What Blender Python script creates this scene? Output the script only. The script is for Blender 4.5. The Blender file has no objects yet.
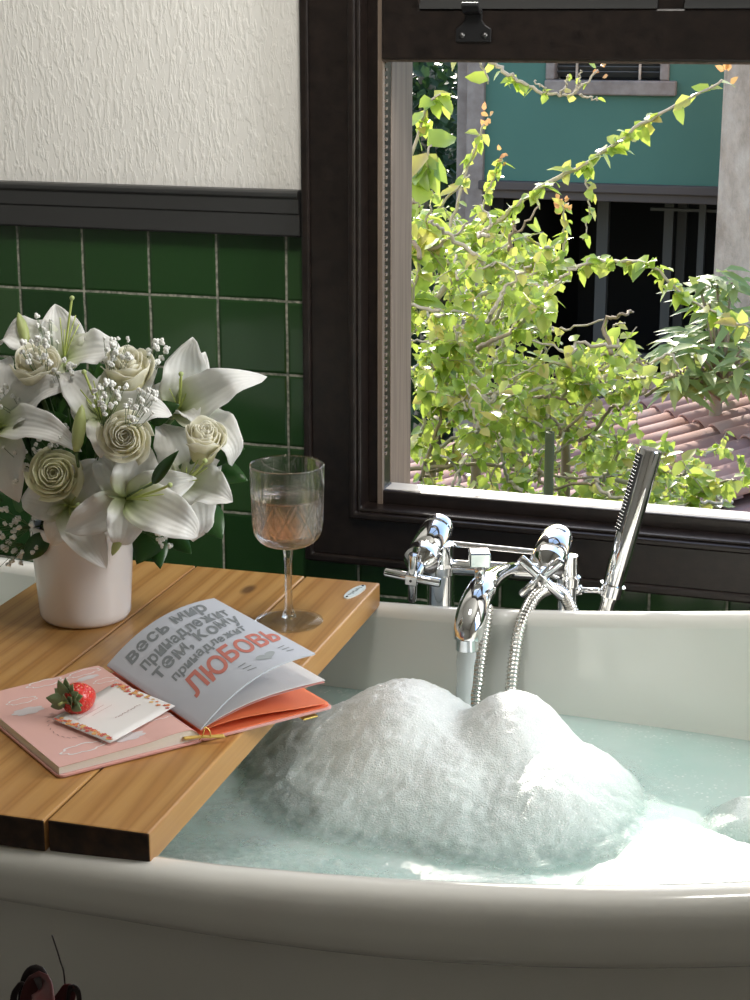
import bpy, bmesh, math, random
from mathutils import Vector, Matrix, noise
from math import sin, cos, pi, radians, tan, sqrt

random.seed(7)
S = bpy.context.scene
COL = S.collection

# ------------------------------------------------------------------ camera
CAM = Vector((0.0, 0.0, 1.27)); FPX = 1736.0; PITCH = radians(15.5); YAW = radians(18)
cd = bpy.data.cameras.new('camera'); cam = bpy.data.objects.new('camera', cd); COL.objects.link(cam)
cam.location = CAM; cam.rotation_euler = (pi/2 - PITCH, 0, YAW)
cd.sensor_fit = 'VERTICAL'; cd.sensor_height = 24.0; cd.lens = 24.0*FPX/1000.0
cd.clip_start = 0.02; cd.clip_end = 200
S.camera = cam
# ------------------------------------------------------------------ view, world, lights
vs = S.view_settings
vs.view_transform = 'Standard'; vs.look = 'None'; vs.gamma = 1.0; vs.use_curve_mapping = False
vs.exposure = 0.0
S.cycles.use_denoising = True
S.cycles.max_bounces = 10; S.cycles.transparent_max_bounces = 16; S.cycles.transmission_bounces = 8
S.cycles.caustics_reflective = False; S.cycles.caustics_refractive = False
S.cycles.sample_clamp_indirect = 6.0
w = bpy.data.worlds.new('sky'); S.world = w; w.use_nodes = True
wn = w.node_tree.nodes; wl = w.node_tree.links
sky = wn.new('ShaderNodeTexSky'); sky.sky_type = 'NISHITA'; sky.sun_disc = False
SUN_EL = radians(27); SUN_AZ = radians(-22.7)      # azimuth from +y towards +x
sky.sun_elevation = SUN_EL; sky.sun_rotation = SUN_AZ
wn['Background'].inputs[1].default_value = 0.40
wl.new(sky.outputs[0], wn['Background'].inputs[0])
sl = bpy.data.lights.new('sun', 'SUN'); sl.energy = 6.3; sl.angle = radians(0.6); sl.color = (1.0, 0.94, 0.84)
sun = bpy.data.objects.new('sun', sl); COL.objects.link(sun)
sd = Vector((sin(SUN_AZ)*cos(SUN_EL), cos(SUN_AZ)*cos(SUN_EL), sin(SUN_EL)))
sun.rotation_euler = sd.to_track_quat('Z', 'Y').to_euler(); sun.location = (-2, 6, 5)
def area(name, loc, direction, sx, sy, e, col):
    l = bpy.data.lights.new(name, 'AREA'); l.shape = 'RECTANGLE'; l.size = sx; l.size_y = sy; l.energy = e; l.color = col
    o = bpy.data.objects.new(name, l); COL.objects.link(o); o.location = loc
    o.rotation_euler = (-Vector(direction)).to_track_quat('Z', 'Y').to_euler(); return o
# daylight entering by the room's second window, in the wall to the right
area('daylight_side_window', (1.02, 1.76, 1.56), (-1, 0.0, -0.02), 0.62, 0.98, 28.0, (1.0, 0.97, 0.92))
# overhead fill added to lift book, foam and flowers; no lamp stands there
area('overhead_fill', (-0.45, 1.42, 2.44), (0, 0, -1), 0.3, 0.3, 9.0, (1.0, 0.96, 0.9))
# spot fill added out of view to brighten the plaster above the tiles
sp_ = bpy.data.lights.new('wall_fill_spot', 'SPOT'); sp_.energy = 66.0; sp_.color = (1.0, .96, .88); sp_.spot_size = radians(54); sp_.spot_blend = .8; sp_.shadow_soft_size = .12
spo_ = bpy.data.objects.new('wall_fill_spot', sp_); COL.objects.link(spo_); spo_.location = (-.35, 1.15, 2.40)
spo_.rotation_euler = (Vector((-.35, 1.15, 2.40))-Vector((-1.05, 2.30, 1.20))).to_track_quat('Z', 'Y').to_euler()

# ------------------------------------------------------------------ maths helpers
FW = Vector((-sin(YAW)*cos(PITCH), cos(YAW)*cos(PITCH), -sin(PITCH)))
RT = Vector((cos(YAW), sin(YAW), 0)); UP = RT.cross(FW)
def ray(x, y): return FW*FPX + RT*(x-375) - UP*(y-500)
def ony(x, y, Y):
    d = ray(x, y); return CAM + d*((Y-CAM.y)/d.y)
def onz(x, y, z):
    d = ray(x, y); return CAM + d*((z-CAM.z)/d.z)
V = Vector
def lerp(a, b, t): return a+(b-a)*t
def rnd(a, b): return random.uniform(a, b)
def smooth(t): t = max(0, min(1, t)); return t*t*(3-2*t)
def bez(a, b, c, t): return a*(1-t)**2 + b*2*t*(1-t) + c*t*t
def spline(P, n):
    P = [V(p) for p in P]; out = []
    m = len(P)-1
    for i in range(m):
        p0 = P[max(i-1, 0)]; p1 = P[i]; p2 = P[i+1]; p3 = P[min(i+2, m)]
        for k in range(n):
            t = k/n
            out.append(0.5*((2*p1)+(p2-p0)*t+(2*p0-5*p1+4*p2-p3)*t*t+(3*p1-p0-3*p2+p3)*t**3))
    out.append(P[-1]); return out

# ------------------------------------------------------------------ mesh collector
class MB:
    def __init__(self): self.v = []; self.f = []; self.uv = {}
    def add(self, vs_, fs, uvs=None):
        b = len(self.v); self.v += [V(p) for p in vs_]
        if uvs is not None:
            for i, q in enumerate(uvs): self.uv[b+i] = q
        self.f += [tuple(b+i for i in f) for f in fs]; return self
    def box(self, a, b):
        x0, y0, z0 = a; x1, y1, z1 = b
        return self.add([(x0,y0,z0),(x1,y0,z0),(x1,y1,z0),(x0,y1,z0),(x0,y0,z1),(x1,y0,z1),(x1,y1,z1),(x0,y1,z1)],
            [(0,3,2,1),(4,5,6,7),(0,1,5,4),(1,2,6,5),(2,3,7,6),(3,0,4,7)])
    def obox(self, c, ax, ay, az):     # oriented box: centre and three half-axis vectors
        c = V(c); P = [c+ax*i+ay*j+az*k for k in (-1,1) for i, j in ((-1,-1),(1,-1),(1,1),(-1,1))]
        return self.add(P, [(0,3,2,1),(4,5,6,7),(0,1,5,4),(1,2,6,5),(2,3,7,6),(3,0,4,7)])
    def tube(self, pts, r, seg=12, cap=True):
        pts = [V(p) for p in pts]; n = len(pts)
        R = r if callable(r) else (lambda t: r)
        t0 = (pts[1]-pts[0]).normalized(); ref = V((0,0,1)) if abs(t0.z) < .9 else V((1,0,0))
        nx = t0.cross(ref).normalized(); vv = []; ff = []
        for i, p in enumerate(pts):
            t = (pts[min(i+1, n-1)]-pts[max(i-1, 0)]).normalized()
            nx = (nx - t*nx.dot(t)).normalized(); ny = t.cross(nx)
            rr = R(i/(n-1))
            for k in range(seg):
                a = 2*pi*k/seg; vv.append(p+nx*cos(a)*rr+ny*sin(a)*rr)
        for i in range(n-1):
            for k in range(seg):
                k2 = (k+1) % seg; ff.append((i*seg+k, i*seg+k2, (i+1)*seg+k2, (i+1)*seg+k))
        if cap: ff += [tuple(range(seg))[::-1], tuple((n-1)*seg+k for k in range(seg))]
        return self.add(vv, ff)
    def lathe(self, prof, c, seg=48, axis=None, rmod=None):
        c = V(c); az = V(axis).normalized() if axis else V((0,0,1))
        ax = az.orthogonal().normalized() if axis else V((1,0,0)); ay = az.cross(ax)
        vv = []; ff = []; rings = []
        for i, (r, z) in enumerate(prof):
            if r < 1e-6: rings.append([len(vv)]); vv.append(c+az*z); continue
            ring = []
            for k in range(seg):
                a = 2*pi*k/seg; rr = r + (rmod(i, z, a) if rmod else 0)
                ring.append(len(vv)); vv.append(c+ax*cos(a)*rr+ay*sin(a)*rr+az*z)
            rings.append(ring)
        for A, B in zip(rings, rings[1:]):
            for k in range(seg):
                k2 = (k+1) % seg
                if len(A) == 1 and len(B) == 1: break
                if len(A) == 1: ff.append((A[0], B[k2], B[k]))
                elif len(B) == 1: ff.append((A[k], A[k2], B[0]))
                else: ff.append((A[k], A[k2], B[k2], B[k]))
        return self.add(vv, [f[::-1] for f in ff] if False else ff)
    def sphere(self, c, r, seg=10, rings=7, sc=(1,1,1)):
        c = V(c); vv = [c+V((0,0,r*sc[2]))]; ff = []
        for i in range(1, rings):
            th = pi*i/rings
            for k in range(seg):
                a = 2*pi*k/seg; vv.append(c+V((sin(th)*cos(a)*r*sc[0], sin(th)*sin(a)*r*sc[1], cos(th)*r*sc[2])))
        vv.append(c-V((0,0,r*sc[2])))
        for k in range(seg):
            k2 = (k+1) % seg; ff.append((0, 1+k, 1+k2))
            for i in range(rings-2): ff.append((1+i*seg+k, 1+(i+1)*seg+k, 1+(i+1)*seg+k2, 1+i*seg+k2))
            ff.append((len(vv)-1, 1+(rings-2)*seg+k2, 1+(rings-2)*seg+k))
        return self.add(vv, ff)
    def grid(self, rows, uv=True):
        n = len(rows); m = len(rows[0]); vv = [p for r in rows for p in r]
        ff = [(i*m+j, i*m+j+1, (i+1)*m+j+1, (i+1)*m+j) for i in range(n-1) for j in range(m-1)]
        return self.add(vv, ff, [(j/(m-1), i/(n-1)) for i in range(n) for j in range(m)] if uv else None)
    def build(self, name, mat, parent=None, origin=None, smooth=True, bevel=0, bseg=2, solid=0, subsurf=0, auto=None):
        org = ORG[parent.name] if parent else V(origin or (0,0,0))
        me = bpy.data.meshes.new(name)
        me.from_pydata([p-org for p in self.v], [], self.f)
        if self.uv:
            ul = me.uv_layers.new(name='UVMap')
            for l in me.loops: ul.data[l.index].uv = self.uv.get(l.vertex_index, (0.5, 0.5))
        bm = bmesh.new(); bm.from_mesh(me); bmesh.ops.recalc_face_normals(bm, faces=bm.faces)
        bm.to_mesh(me); bm.free()
        if smooth:
            for p in me.polygons: p.use_smooth = True
        me.materials.append(mat)
        o = bpy.data.objects.new(name, me); COL.objects.link(o)
        if parent: o.parent = parent
        else: o.location = org
        ORG[o.name] = org
        if solid:
            md = o.modifiers.new('solid', 'SOLIDIFY'); md.thickness = solid; md.offset = 0
        if bevel:
            md = o.modifiers.new('bevel', 'BEVEL'); md.width = bevel; md.segments = bseg; md.limit_method = 'ANGLE'; md.angle_limit = radians(40)
            md.harden_normals = False
        if subsurf:
            md = o.modifiers.new('sub', 'SUBSURF'); md.levels = subsurf; md.render_levels = subsurf
        if auto or (bevel and smooth):
            me.set_sharp_from_angle(angle=radians(auto or 40))
        return o
ORG = {}
def tag(o, label=None, cat=None, group=None, kind=None):
    if label: o['label'] = label
    if cat: o['category'] = cat
    if group: o['group'] = group
    if kind: o['kind'] = kind
    return o
def thing(name, loc, label=None, cat=None, group=None, kind=None):
    o = bpy.data.objects.new(name, None); COL.objects.link(o); o.location = loc; o.empty_display_size = .05
    ORG[o.name] = V(loc); return tag(o, label, cat, group, kind)

# ------------------------------------------------------------------ materials
def mat(name, col=(.8,.8,.8), rough=.5, metal=0.0, spec=.5, **kw):
    m = bpy.data.materials.new(name); m.use_nodes = True
    b = m.node_tree.nodes['Principled BSDF']
    b.inputs['Base Color'].default_value = (*col, 1); b.inputs['Roughness'].default_value = rough
    b.inputs['Metallic'].default_value = metal; b.inputs['Specular IOR Level'].default_value = spec
    for k, v in kw.items(): b.inputs[k].default_value = v
    return m
class NT:
    def __init__(self, m): self.m = m; self.t = m.node_tree; self.b = self.t.nodes['Principled BSDF']
    def n(self, typ, **kw):
        nd = self.t.nodes.new(typ)
        for k, v in kw.items():
            if hasattr(nd, k): setattr(nd, k, v)
            else: nd.inputs[k].default_value = v
        return nd
    def l(self, a, b): self.t.links.new(a, b)
    def coord(self, scale=(1,1,1), kind='Object', rot=(0,0,0), loc=(0,0,0)):
        c = self.n('ShaderNodeTexCoord'); mp = self.n('ShaderNodeMapping')
        mp.inputs['Scale'].default_value = scale; mp.inputs['Rotation'].default_value = rot; mp.inputs['Location'].default_value = loc
        self.l(c.outputs[kind], mp.inputs[0]); return mp.outputs[0]
    def noise(self, vec, scale, detail=4, rough=.5, dist=0):
        nd = self.n('ShaderNodeTexNoise'); nd.inputs['Scale'].default_value = scale; nd.inputs['Detail'].default_value = detail
        nd.inputs['Roughness'].default_value = rough; nd.inputs['Distortion'].default_value = dist
        self.l(vec, nd.inputs['Vector']); return nd.outputs['Fac']
    def ramp(self, fac, stops, interp='LINEAR'):
        r = self.n('ShaderNodeValToRGB'); r.color_ramp.interpolation = interp
        e = r.color_ramp.elements
        while len(e) < len(stops): e.new(.5)
        for i, (p, c) in enumerate(stops):
            e[i].position = p; e[i].color = (*c, 1) if len(c) == 3 else c
        self.l(fac, r.inputs[0]); return r.outputs[0]
    def mix(self, a, b, fac, mode='MIX'):
        r = self.n('ShaderNodeMix'); r.data_type = 'RGBA'; r.blend_type = mode
        for s, val in ((0, fac), (6, a), (7, b)):
            if hasattr(val, 'is_output'): self.l(val, r.inputs[s])
            elif s == 0: r.inputs[0].default_value = val
            else: r.inputs[s].default_value = (*val, 1)
        return r.outputs[2]
    def math(self, op, a, b=0.0):
        r = self.n('ShaderNodeMath'); r.operation = op
        for s, val in ((0, a), (1, b)):
            if hasattr(val, 'is_output'): self.l(val, r.inputs[s])
            else: r.inputs[s].default_value = val
        return r.outputs[0]
    def bump(self, h, strength=.3, dist=.01):
        b = self.n('ShaderNodeBump'); b.inputs['Strength'].default_value = strength; b.inputs['Distance'].default_value = dist
        self.l(h, b.inputs['Height']); self.l(b.outputs[0], self.b.inputs['Normal']); return b
    def col(self, c): self.l(c, self.b.inputs['Base Color'])

M = {}
# textured plaster
m = M['plaster'] = mat('plaster', (.80,.785,.75), .7); t = NT(m)
v = t.coord((1,1,.30)); h1 = t.noise(v, 175, 3, .55, .5); r1 = t.ramp(h1, [(.46,(0,0,0)),(.62,(1,1,1))])
h2 = t.noise(v, 45, 2, .5, .3); s_ = t.math('ADD', r1, t.math('MULTIPLY', h2, .45)); t.bump(s_, .34, .0026)
M['ceiling'] = mat('ceiling_paint', (.8,.79,.76), .8)
M['room_wall'] = mat('room_wall_paint', (.52,.51,.48), .8)
# glazed tiles
def tile_mat():
    m = mat('green_glazed_tile', (.01,.1,.02), .12); t = NT(m)
    P = .107
    c = t.n('ShaderNodeTexCoord'); sp = t.n('ShaderNodeSeparateXYZ'); t.l(c.outputs['Object'], sp.inputs[0])
    wob = t.noise(c.outputs['Object'], 25, 2); w_ = t.math('MULTIPLY', t.math('SUBTRACT', wob, .5), .02)
    fx = t.math('ADD', t.math('DIVIDE', t.math('ADD', sp.outputs[0], .881+10.7), P), w_); fz = t.math('ADD', t.math('DIVIDE', t.math('SUBTRACT', sp.outputs[2], .881-10.7), P), w_)
    def edge(f):
        q = t.math('FRACT', f); q = t.math('SUBTRACT', q, .5); q = t.math('ABSOLUTE', q); return q   # .5 at grout
    e = t.math('MAXIMUM', edge(fx), edge(fz))
    gm = t.ramp(e, [(.481,(0,0,0)),(.488,(1,1,1))])
    cid = t.n('ShaderNodeCombineXYZ'); t.l(t.math('FLOOR', fx), cid.inputs[0]); t.l(t.math('FLOOR', fz), cid.inputs[1])
    wn_ = t.n('ShaderNodeTexWhiteNoise'); t.l(cid.outputs[0], wn_.inputs[0])
    base = t.ramp(wn_.outputs['Value'], [(0,(.012,.042,.010)),(.5,(.020,.062,.016)),(1,(.040,.088,.030))])
    cl = t.noise(c.outputs['Object'], 12, 3); base = t.mix(base, (.02,.055,.02), t.math('MULTIPLY', cl, .5))
    gn = t.noise(c.outputs['Object'], 160, 2); gc = t.ramp(gn, [(.35,(.13,.14,.11)),(.7,(.42,.40,.33))])
    t.col(t.mix(base, gc, gm)); t.l(t.ramp(gm, [(0,(.1,.1,.1)),(1,(.8,.8,.8))]), t.b.inputs['Roughness'])
    hh = t.math('SUBTRACT', t.math('MULTIPLY', t.noise(c.outputs['Object'], 9, 2), .6), t.ramp(e, [(.455,(0,0,0)),(.488,(1,1,1))]))
    t.bump(hh, .5, .0025); return m
M['tile'] = tile_mat()
m = M['dark_wood'] = mat('dark_stained_wood', (.016,.010,.008), .32); t = NT(m)
v = t.coord((12,12,12)); h1 = t.noise(v, 5, 5, .6); t.col(t.ramp(h1, [(.3,(.006,.004,.0035)),(.7,(.017,.011,.009))])); t.bump(h1, .12, .003)
m = M['rail_paint'] = mat('charcoal_rail_paint', (.038,.038,.038), .45); t = NT(m); t.bump(t.noise(t.coord(), 60, 3), .08, .002)
m = M['jamb'] = mat('weathered_jamb_wood', (.22,.17,.13), .6); t = NT(m); v = t.coord((40,40,2)); t.col(t.ramp(t.noise(v, 3, 4), [(.3,(.13,.095,.07)),(.7,(.21,.16,.125))]))
m = M['sill'] = mat('pale_sill', (.62,.58,.52), .4)
# enamel
M['enamel'] = mat('white_enamel', (.76,.75,.70), .10, spec=.5)
M['enamel'].node_tree.nodes['Principled BSDF'].inputs['Coat Weight'].default_value = .3
M['ceramic'] = mat('vase_ceramic', (.78,.74,.72), .16)
M['chrome'] = mat('chrome', (.86,.87,.88), .05, 1.0)
m = M['hose'] = mat('hose_steel', (.72,.70,.66), .22, 1.0)
M['black_metal'] = mat('black_iron', (.025,.025,.027), .4, .6)
M['screw'] = mat('screw_steel', (.12,.12,.12), .35, .9)
M['rubber'] = mat('dark_rubber', (.03,.03,.032), .5)
# pine
def pine(seed):
    m = mat('varnished_pine', (.6,.34,.13), .36); t = NT(m)
    v = t.coord((1,.06,1), loc=(seed*3.7, seed*1.3, 0)); n1 = t.noise(v, 6, 2, .5, .5)
    wv = t.n('ShaderNodeTexWave'); wv.wave_type = 'BANDS'; wv.bands_direction = 'X'
    wv.inputs['Scale'].default_value = 13; wv.inputs['Distortion'].default_value = 16; wv.inputs['Detail'].default_value = 3; wv.inputs['Detail Scale'].default_value = .55
    t.l(v, wv.inputs['Vector'])
    g = t.ramp(wv.outputs['Fac'], [(0,(.56,.315,.105)),(.6,(.50,.27,.083)),(.88,(.38,.185,.050)),(1,(.47,.24,.07))])
    fine = t.noise(t.coord((1,.03,1)), 260, 2); g = t.mix(g, (.30,.135,.035), t.math('MULTIPLY', fine, .55))
    big = t.noise(t.coord((1,.4,1), loc=(seed,0,0)), 9, 3); g = t.mix(g, (.30,.13,.04), t.ramp(big, [(.5,(0,0,0)),(.8,(.5,.5,.5))]))
    kv = t.n('ShaderNodeTexVoronoi'); kv.inputs['Scale'].default_value = 7; t.l(t.coord((1.6,.75,1), loc=(seed*2.3, seed*.7, 0)), kv.inputs['Vector'])
    sc_ = t.n('ShaderNodeSeparateColor'); t.l(kv.outputs['Color'], sc_.inputs[0])
    kn = t.math('MULTIPLY', t.ramp(kv.outputs['Distance'], [(.05,(1,1,1)),(.11,(0,0,0))]), t.ramp(sc_.outputs[0], [(.60,(0,0,0)),(.62,(1,1,1))]))
    g = t.mix(g, (.10,.045,.018), t.math('MULTIPLY', kn, .85))
    t.col(g); t.bump(wv.outputs['Fac'], .08, .001); return m
M['pine'] = [pine(s) for s in (1.0, 2.0, 3.0)]
M['plank_end'] = mat('shaded_end_grain', (.035,.018,.010), .7)  # end grain darkened: shade of the unlit board ends is in the colour
t = NT(M['plank_end']); v = t.coord(); t.col(t.ramp(t.noise(v, 60, 3), [(.4,(.022,.011,.006)),(.75,(.07,.032,.016))]))
# water and foam
m = M['water'] = mat('milky_bath_water', (.42,.62,.58), .06, spec=.5); t = NT(m)
v = t.coord(); n = t.noise(v, 7, 3); big = t.ramp(n, [(.3,(.44,.62,.58)),(.7,(.54,.67,.635))])
vo = t.n('ShaderNodeTexVoronoi'); vo.inputs['Scale'].default_value = 190; t.l(v, vo.inputs['Vector'])
pat = t.noise(v, 16, 4, .65); dots = t.math('MULTIPLY', t.ramp(vo.outputs['Distance'], [(.1,(1,1,1)),(.35,(0,0,0))]), t.ramp(pat, [(.45,(0,0,0)),(.68,(1,1,1))]))
t.b.inputs['Subsurface Weight'].default_value = .6; t.b.inputs['Subsurface Radius'].default_value = (.7,1,.95); t.b.inputs['Subsurface Scale'].default_value = .07; t.col(t.mix(big, (.85,.9,.88), dots)); t.bump(t.math('ADD', t.noise(v, 22, 2), t.math('MULTIPLY', dots, .25)), .10, .012)
def foam_mat():
    m = mat('soap_foam', (.86,.88,.86), .30, spec=.5); t = NT(m); v = t.coord()
    vo = t.n('ShaderNodeTexVoronoi'); vo.inputs['Scale'].default_value = 620; t.l(v, vo.inputs['Vector'])
    vo2 = t.n('ShaderNodeTexVoronoi'); vo2.inputs['Scale'].default_value = 330; t.l(v, vo2.inputs['Vector'])
    h = t.math('ADD', vo.outputs['Distance'], t.math('MULTIPLY', vo2.outputs['Distance'], .6)); t.bump(h, .42, .0020)
    at = t.n('ShaderNodeAttribute', attribute_name='thick'); th = at.outputs['Fac']
    pat = t.noise(v, 60, 4, .7); t2 = t.math('ADD', th, t.math('MULTIPLY', t.math('SUBTRACT', pat, .5), .012))
    base = t.ramp(t2, [(0,(.58,.72,.69)),(.04,(.70,.77,.755)),(.09,(.755,.785,.775))])
    sp = t.n('ShaderNodeSeparateColor'); t.l(vo2.outputs['Color'], sp.inputs[0])
    speck = t.math('MULTIPLY', t.ramp(vo2.outputs['Distance'], [(.22,(1,1,1)),(.42,(0,0,0))]), t.ramp(sp.outputs[0], [(.55,(0,0,0)),(.75,(1,1,1))]))  # sparkle of the bubbles put into the colour as pale specks
    t.col(t.mix(base, (.94,.95,.94), t.math('MULTIPLY', speck, .75)))
    t.b.inputs['Subsurface Weight'].default_value = .45; t.b.inputs['Subsurface Radius'].default_value = (.9,1,1); t.b.inputs['Subsurface Scale'].default_value = .016
    al = t.ramp(t2, [(.0005,(0,0,0)),(.016,(.72,.72,.72)),(.045,(1,1,1))])
    tr = t.n('ShaderNodeBsdfTransparent'); mx = t.n('ShaderNodeMixShader'); t.l(al, mx.inputs[0]); t.l(tr.outputs[0], mx.inputs[1]); t.l(t.b.outputs[0], mx.inputs[2])
    t.l(mx.outputs[0], t.t.nodes['Material Output'].inputs[0])
    return m
M['foam'] = foam_mat()
m = M['stream'] = mat('running_water', (.88,.93,.93), .10, **{'Transmission Weight': .5, 'IOR': 1.2})
# plant materials (diffuse with light passing through the leaf)
def leafmat(name, stops, trans=.45, tcol=None, rough=.4, spec=.5):
    m = mat(name, (.2,.4,.05), rough, spec=spec); t = NT(m)
    g = t.n('ShaderNodeNewGeometry'); c = t.ramp(g.outputs['Random Per Island'], stops); t.col(c)
    tr = t.n('ShaderNodeBsdfTranslucent')
    c2 = t.mix(c, tcol or (1,1,.4), .35) if tcol is None else t.mix(c, tcol, .6); t.l(c2, tr.inputs[0])
    mx = t.n('ShaderNodeMixShader'); mx.inputs[0].default_value = trans
    t.l(t.b.outputs[0], mx.inputs[1]); t.l(tr.outputs[0], mx.inputs[2]); t.l(mx.outputs[0], t.t.nodes['Material Output'].inputs[0]); return m
M['vine_leaf'] = leafmat('bougainvillea_leaf', [(0,(.20,.32,.07)),(.25,(.34,.49,.10)),(.6,(.52,.64,.14)),(.88,(.68,.70,.22)),(1,(.66,.42,.17))], .5, (.60,.74,.10), .3, .8)
M['vine_leaf_red'] = leafmat('young_red_leaf', [(0,(.62,.28,.16)),(1,(.70,.45,.16))], .45, (.85,.45,.2))
M['shrub_leaf'] = leafmat('shrub_leaf', [(0,(.20,.30,.10)),(.7,(.34,.44,.16)),(1,(.50,.54,.20))], .35, (.4,.5,.1))
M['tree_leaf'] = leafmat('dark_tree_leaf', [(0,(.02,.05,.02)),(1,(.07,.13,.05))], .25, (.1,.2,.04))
M['bark'] = mat('vine_bark', (.36,.28,.20), .8)
M['bark_pale'] = mat('pale_vine_bark', (.55,.48,.38), .8)
def petalmat(name, stops, veins=True, trans=.32):
    m = mat(name, (.85,.85,.82), .42, spec=.3); t = NT(m)
    uv = t.n('ShaderNodeTexCoord'); sp = t.n('ShaderNodeSeparateXYZ'); t.l(uv.outputs['UV'], sp.inputs[0])
    c = t.ramp(sp.outputs[1], stops); t.col(c)
    if veins:
        wv = t.math('SINE', t.math('MULTIPLY', sp.outputs[0], 44)); t.bump(wv, .18, .0012)
    tr = t.n('ShaderNodeBsdfTranslucent'); t.l(c, tr.inputs[0]); mx = t.n('ShaderNodeMixShader'); mx.inputs[0].default_value = trans
    t.l(t.b.outputs[0], mx.inputs[1]); t.l(tr.outputs[0], mx.inputs[2]); t.l(mx.outputs[0], t.t.nodes['Material Output'].inputs[0]); return m
M['lily'] = petalmat('lily_petal', [(0,(.56,.66,.26)),(.18,(.80,.83,.66)),(.38,(.90,.90,.87)),(1,(.92,.91,.89))])
M['rose'] = petalmat('cream_rose_petal', [(0,(.84,.80,.52)),(.5,(.91,.88,.70)),(1,(.95,.93,.82))], False, .42)
M['rose_green'] = petalmat('greenish_rose_petal', [(0,(.78,.77,.48)),(.5,(.88,.87,.63)),(1,(.92,.91,.72))], False, .42)
M['pistil'] = mat('lily_pistil', (.50,.58,.16), .45)
M['stigma'] = mat('lily_stigma', (.42,.50,.20), .5)
M['bud'] = leafmat('lily_bud', [(0,(.42,.50,.16)),(1,(.60,.66,.30))], .2, (.6,.7,.2))
M['gyp'] = mat('gypsophila_blossom', (.88,.88,.84), .6)
M['stem'] = mat('flower_stem', (.10,.17,.06), .6)
M['florist_leaf'] = leafmat('florist_leaf', [(0,(.015,.05,.012)),(.6,(.03,.10,.02)),(1,(.06,.17,.03))], .2, (.1,.3,.02), .3)
# glass
def thin_glass(name, tint=(.95,.97,.96), refl=.07):
    m = bpy.data.materials.new(name); m.use_nodes = True; nt = m.node_tree; nt.nodes.remove(nt.nodes['Principled BSDF'])
    a = nt.nodes.new('ShaderNodeBsdfTransparent'); a.inputs[0].default_value = (*tint, 1)
    g = nt.nodes.new('ShaderNodeBsdfGlossy'); g.inputs['Roughness'].default_value = .02
    x = nt.nodes.new('ShaderNodeMixShader'); x.inputs[0].default_value = refl
    nt.links.new(a.outputs[0], x.inputs[1]); nt.links.new(g.outputs[0], x.inputs[2]); nt.links.new(x.outputs[0], nt.nodes['Material Output'].inputs[0]); return m
M['pane'] = thin_glass('window_glass')
def glass(name, col, ior, share=.22):
    m = bpy.data.materials.new(name); m.use_nodes = True; nt = m.node_tree; nt.nodes.remove(nt.nodes['Principled BSDF'])
    g = nt.nodes.new('ShaderNodeBsdfGlass'); g.inputs['Color'].default_value = (*col, 1); g.inputs['IOR'].default_value = ior; g.inputs['Roughness'].default_value = 0
    a = nt.nodes.new('ShaderNodeBsdfTransparent'); a.inputs[0].default_value = (*col, 1)
    x = nt.nodes.new('ShaderNodeMixShader'); x.inputs[0].default_value = share
    nt.links.new(g.outputs[0], x.inputs[1]); nt.links.new(a.outputs[0], x.inputs[2]); nt.links.new(x.outputs[0], nt.nodes['Material Output'].inputs[0]); return m
M['crystal'] = glass('cut_crystal', (.99,.99,.985), 1.45, .38)
M['crystal_foot'] = glass('clear_crystal', (.98,.985,.98), 1.36, .72)
M['wine'] = glass('pale_rose_wine', (.97,.85,.79), 1.33, .4)
# paper
M['page_grey'] = mat('pale_grey_page', (.58,.61,.68), .6)
M['page_pink'] = mat('pink_page', (.72,.43,.38), .6)
M['page_white'] = mat('white_page', (.85,.83,.79), .6)
def papertrans(name, c, tr=.5):
    m = mat(name, c, .6); t = NT(m); b = t.n('ShaderNodeBsdfTranslucent'); b.inputs[0].default_value = (*c, 1); x = t.n('ShaderNodeMixShader'); x.inputs[0].default_value = tr
    t.l(t.b.outputs[0], x.inputs[1]); t.l(b.outputs[0], x.inputs[2]); t.l(x.outputs[0], t.t.nodes['Material Output'].inputs[0]); return m
M['page_thin'] = papertrans('thin_white_page', (.88,.87,.86), .3)
M['page_blush'] = papertrans('blush_page', (.86,.55,.52))
M['orange'] = mat('orange_endpaper', (.90,.24,.10), .55)
M['cover'] = mat('pink_cover', (.68,.36,.33), .5)
M['block'] = mat('page_edges', (.80,.76,.68), .7); t = NT(M['block']); v = t.coord((1,1,60)); t.bump(t.noise(v, 30, 2), .3, .001)
M['ink_grey'] = mat('slate_grey_ink', (.24,.265,.285), .6)
M['ink_red'] = mat('coral_red_ink', (.62,.21,.17), .6)
M['ink_soft'] = mat('soft_grey_ink', (.40,.44,.46), .6)
M['white_ink'] = mat('white_print', (.82,.76,.74), .6)
M['pale_ink'] = mat('pale_grey_print', (.66,.60,.60), .6)
M['dash_ink'] = mat('dashed_ink', (.38,.22,.20), .6)
M['gold'] = mat('gold_metal', (.80,.56,.16), .28, .9)
M['ribbon'] = mat('gold_ribbon', (.62,.42,.10), .45)
M['card'] = mat('cream_card', (.80,.77,.74), .55)
M['flora_a'] = mat('print_orange', (.72,.26,.10), .6); M['flora_b'] = mat('print_red', (.55,.10,.09), .6); M['flora_c'] = mat('print_ochre', (.72,.45,.16), .6)
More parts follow.
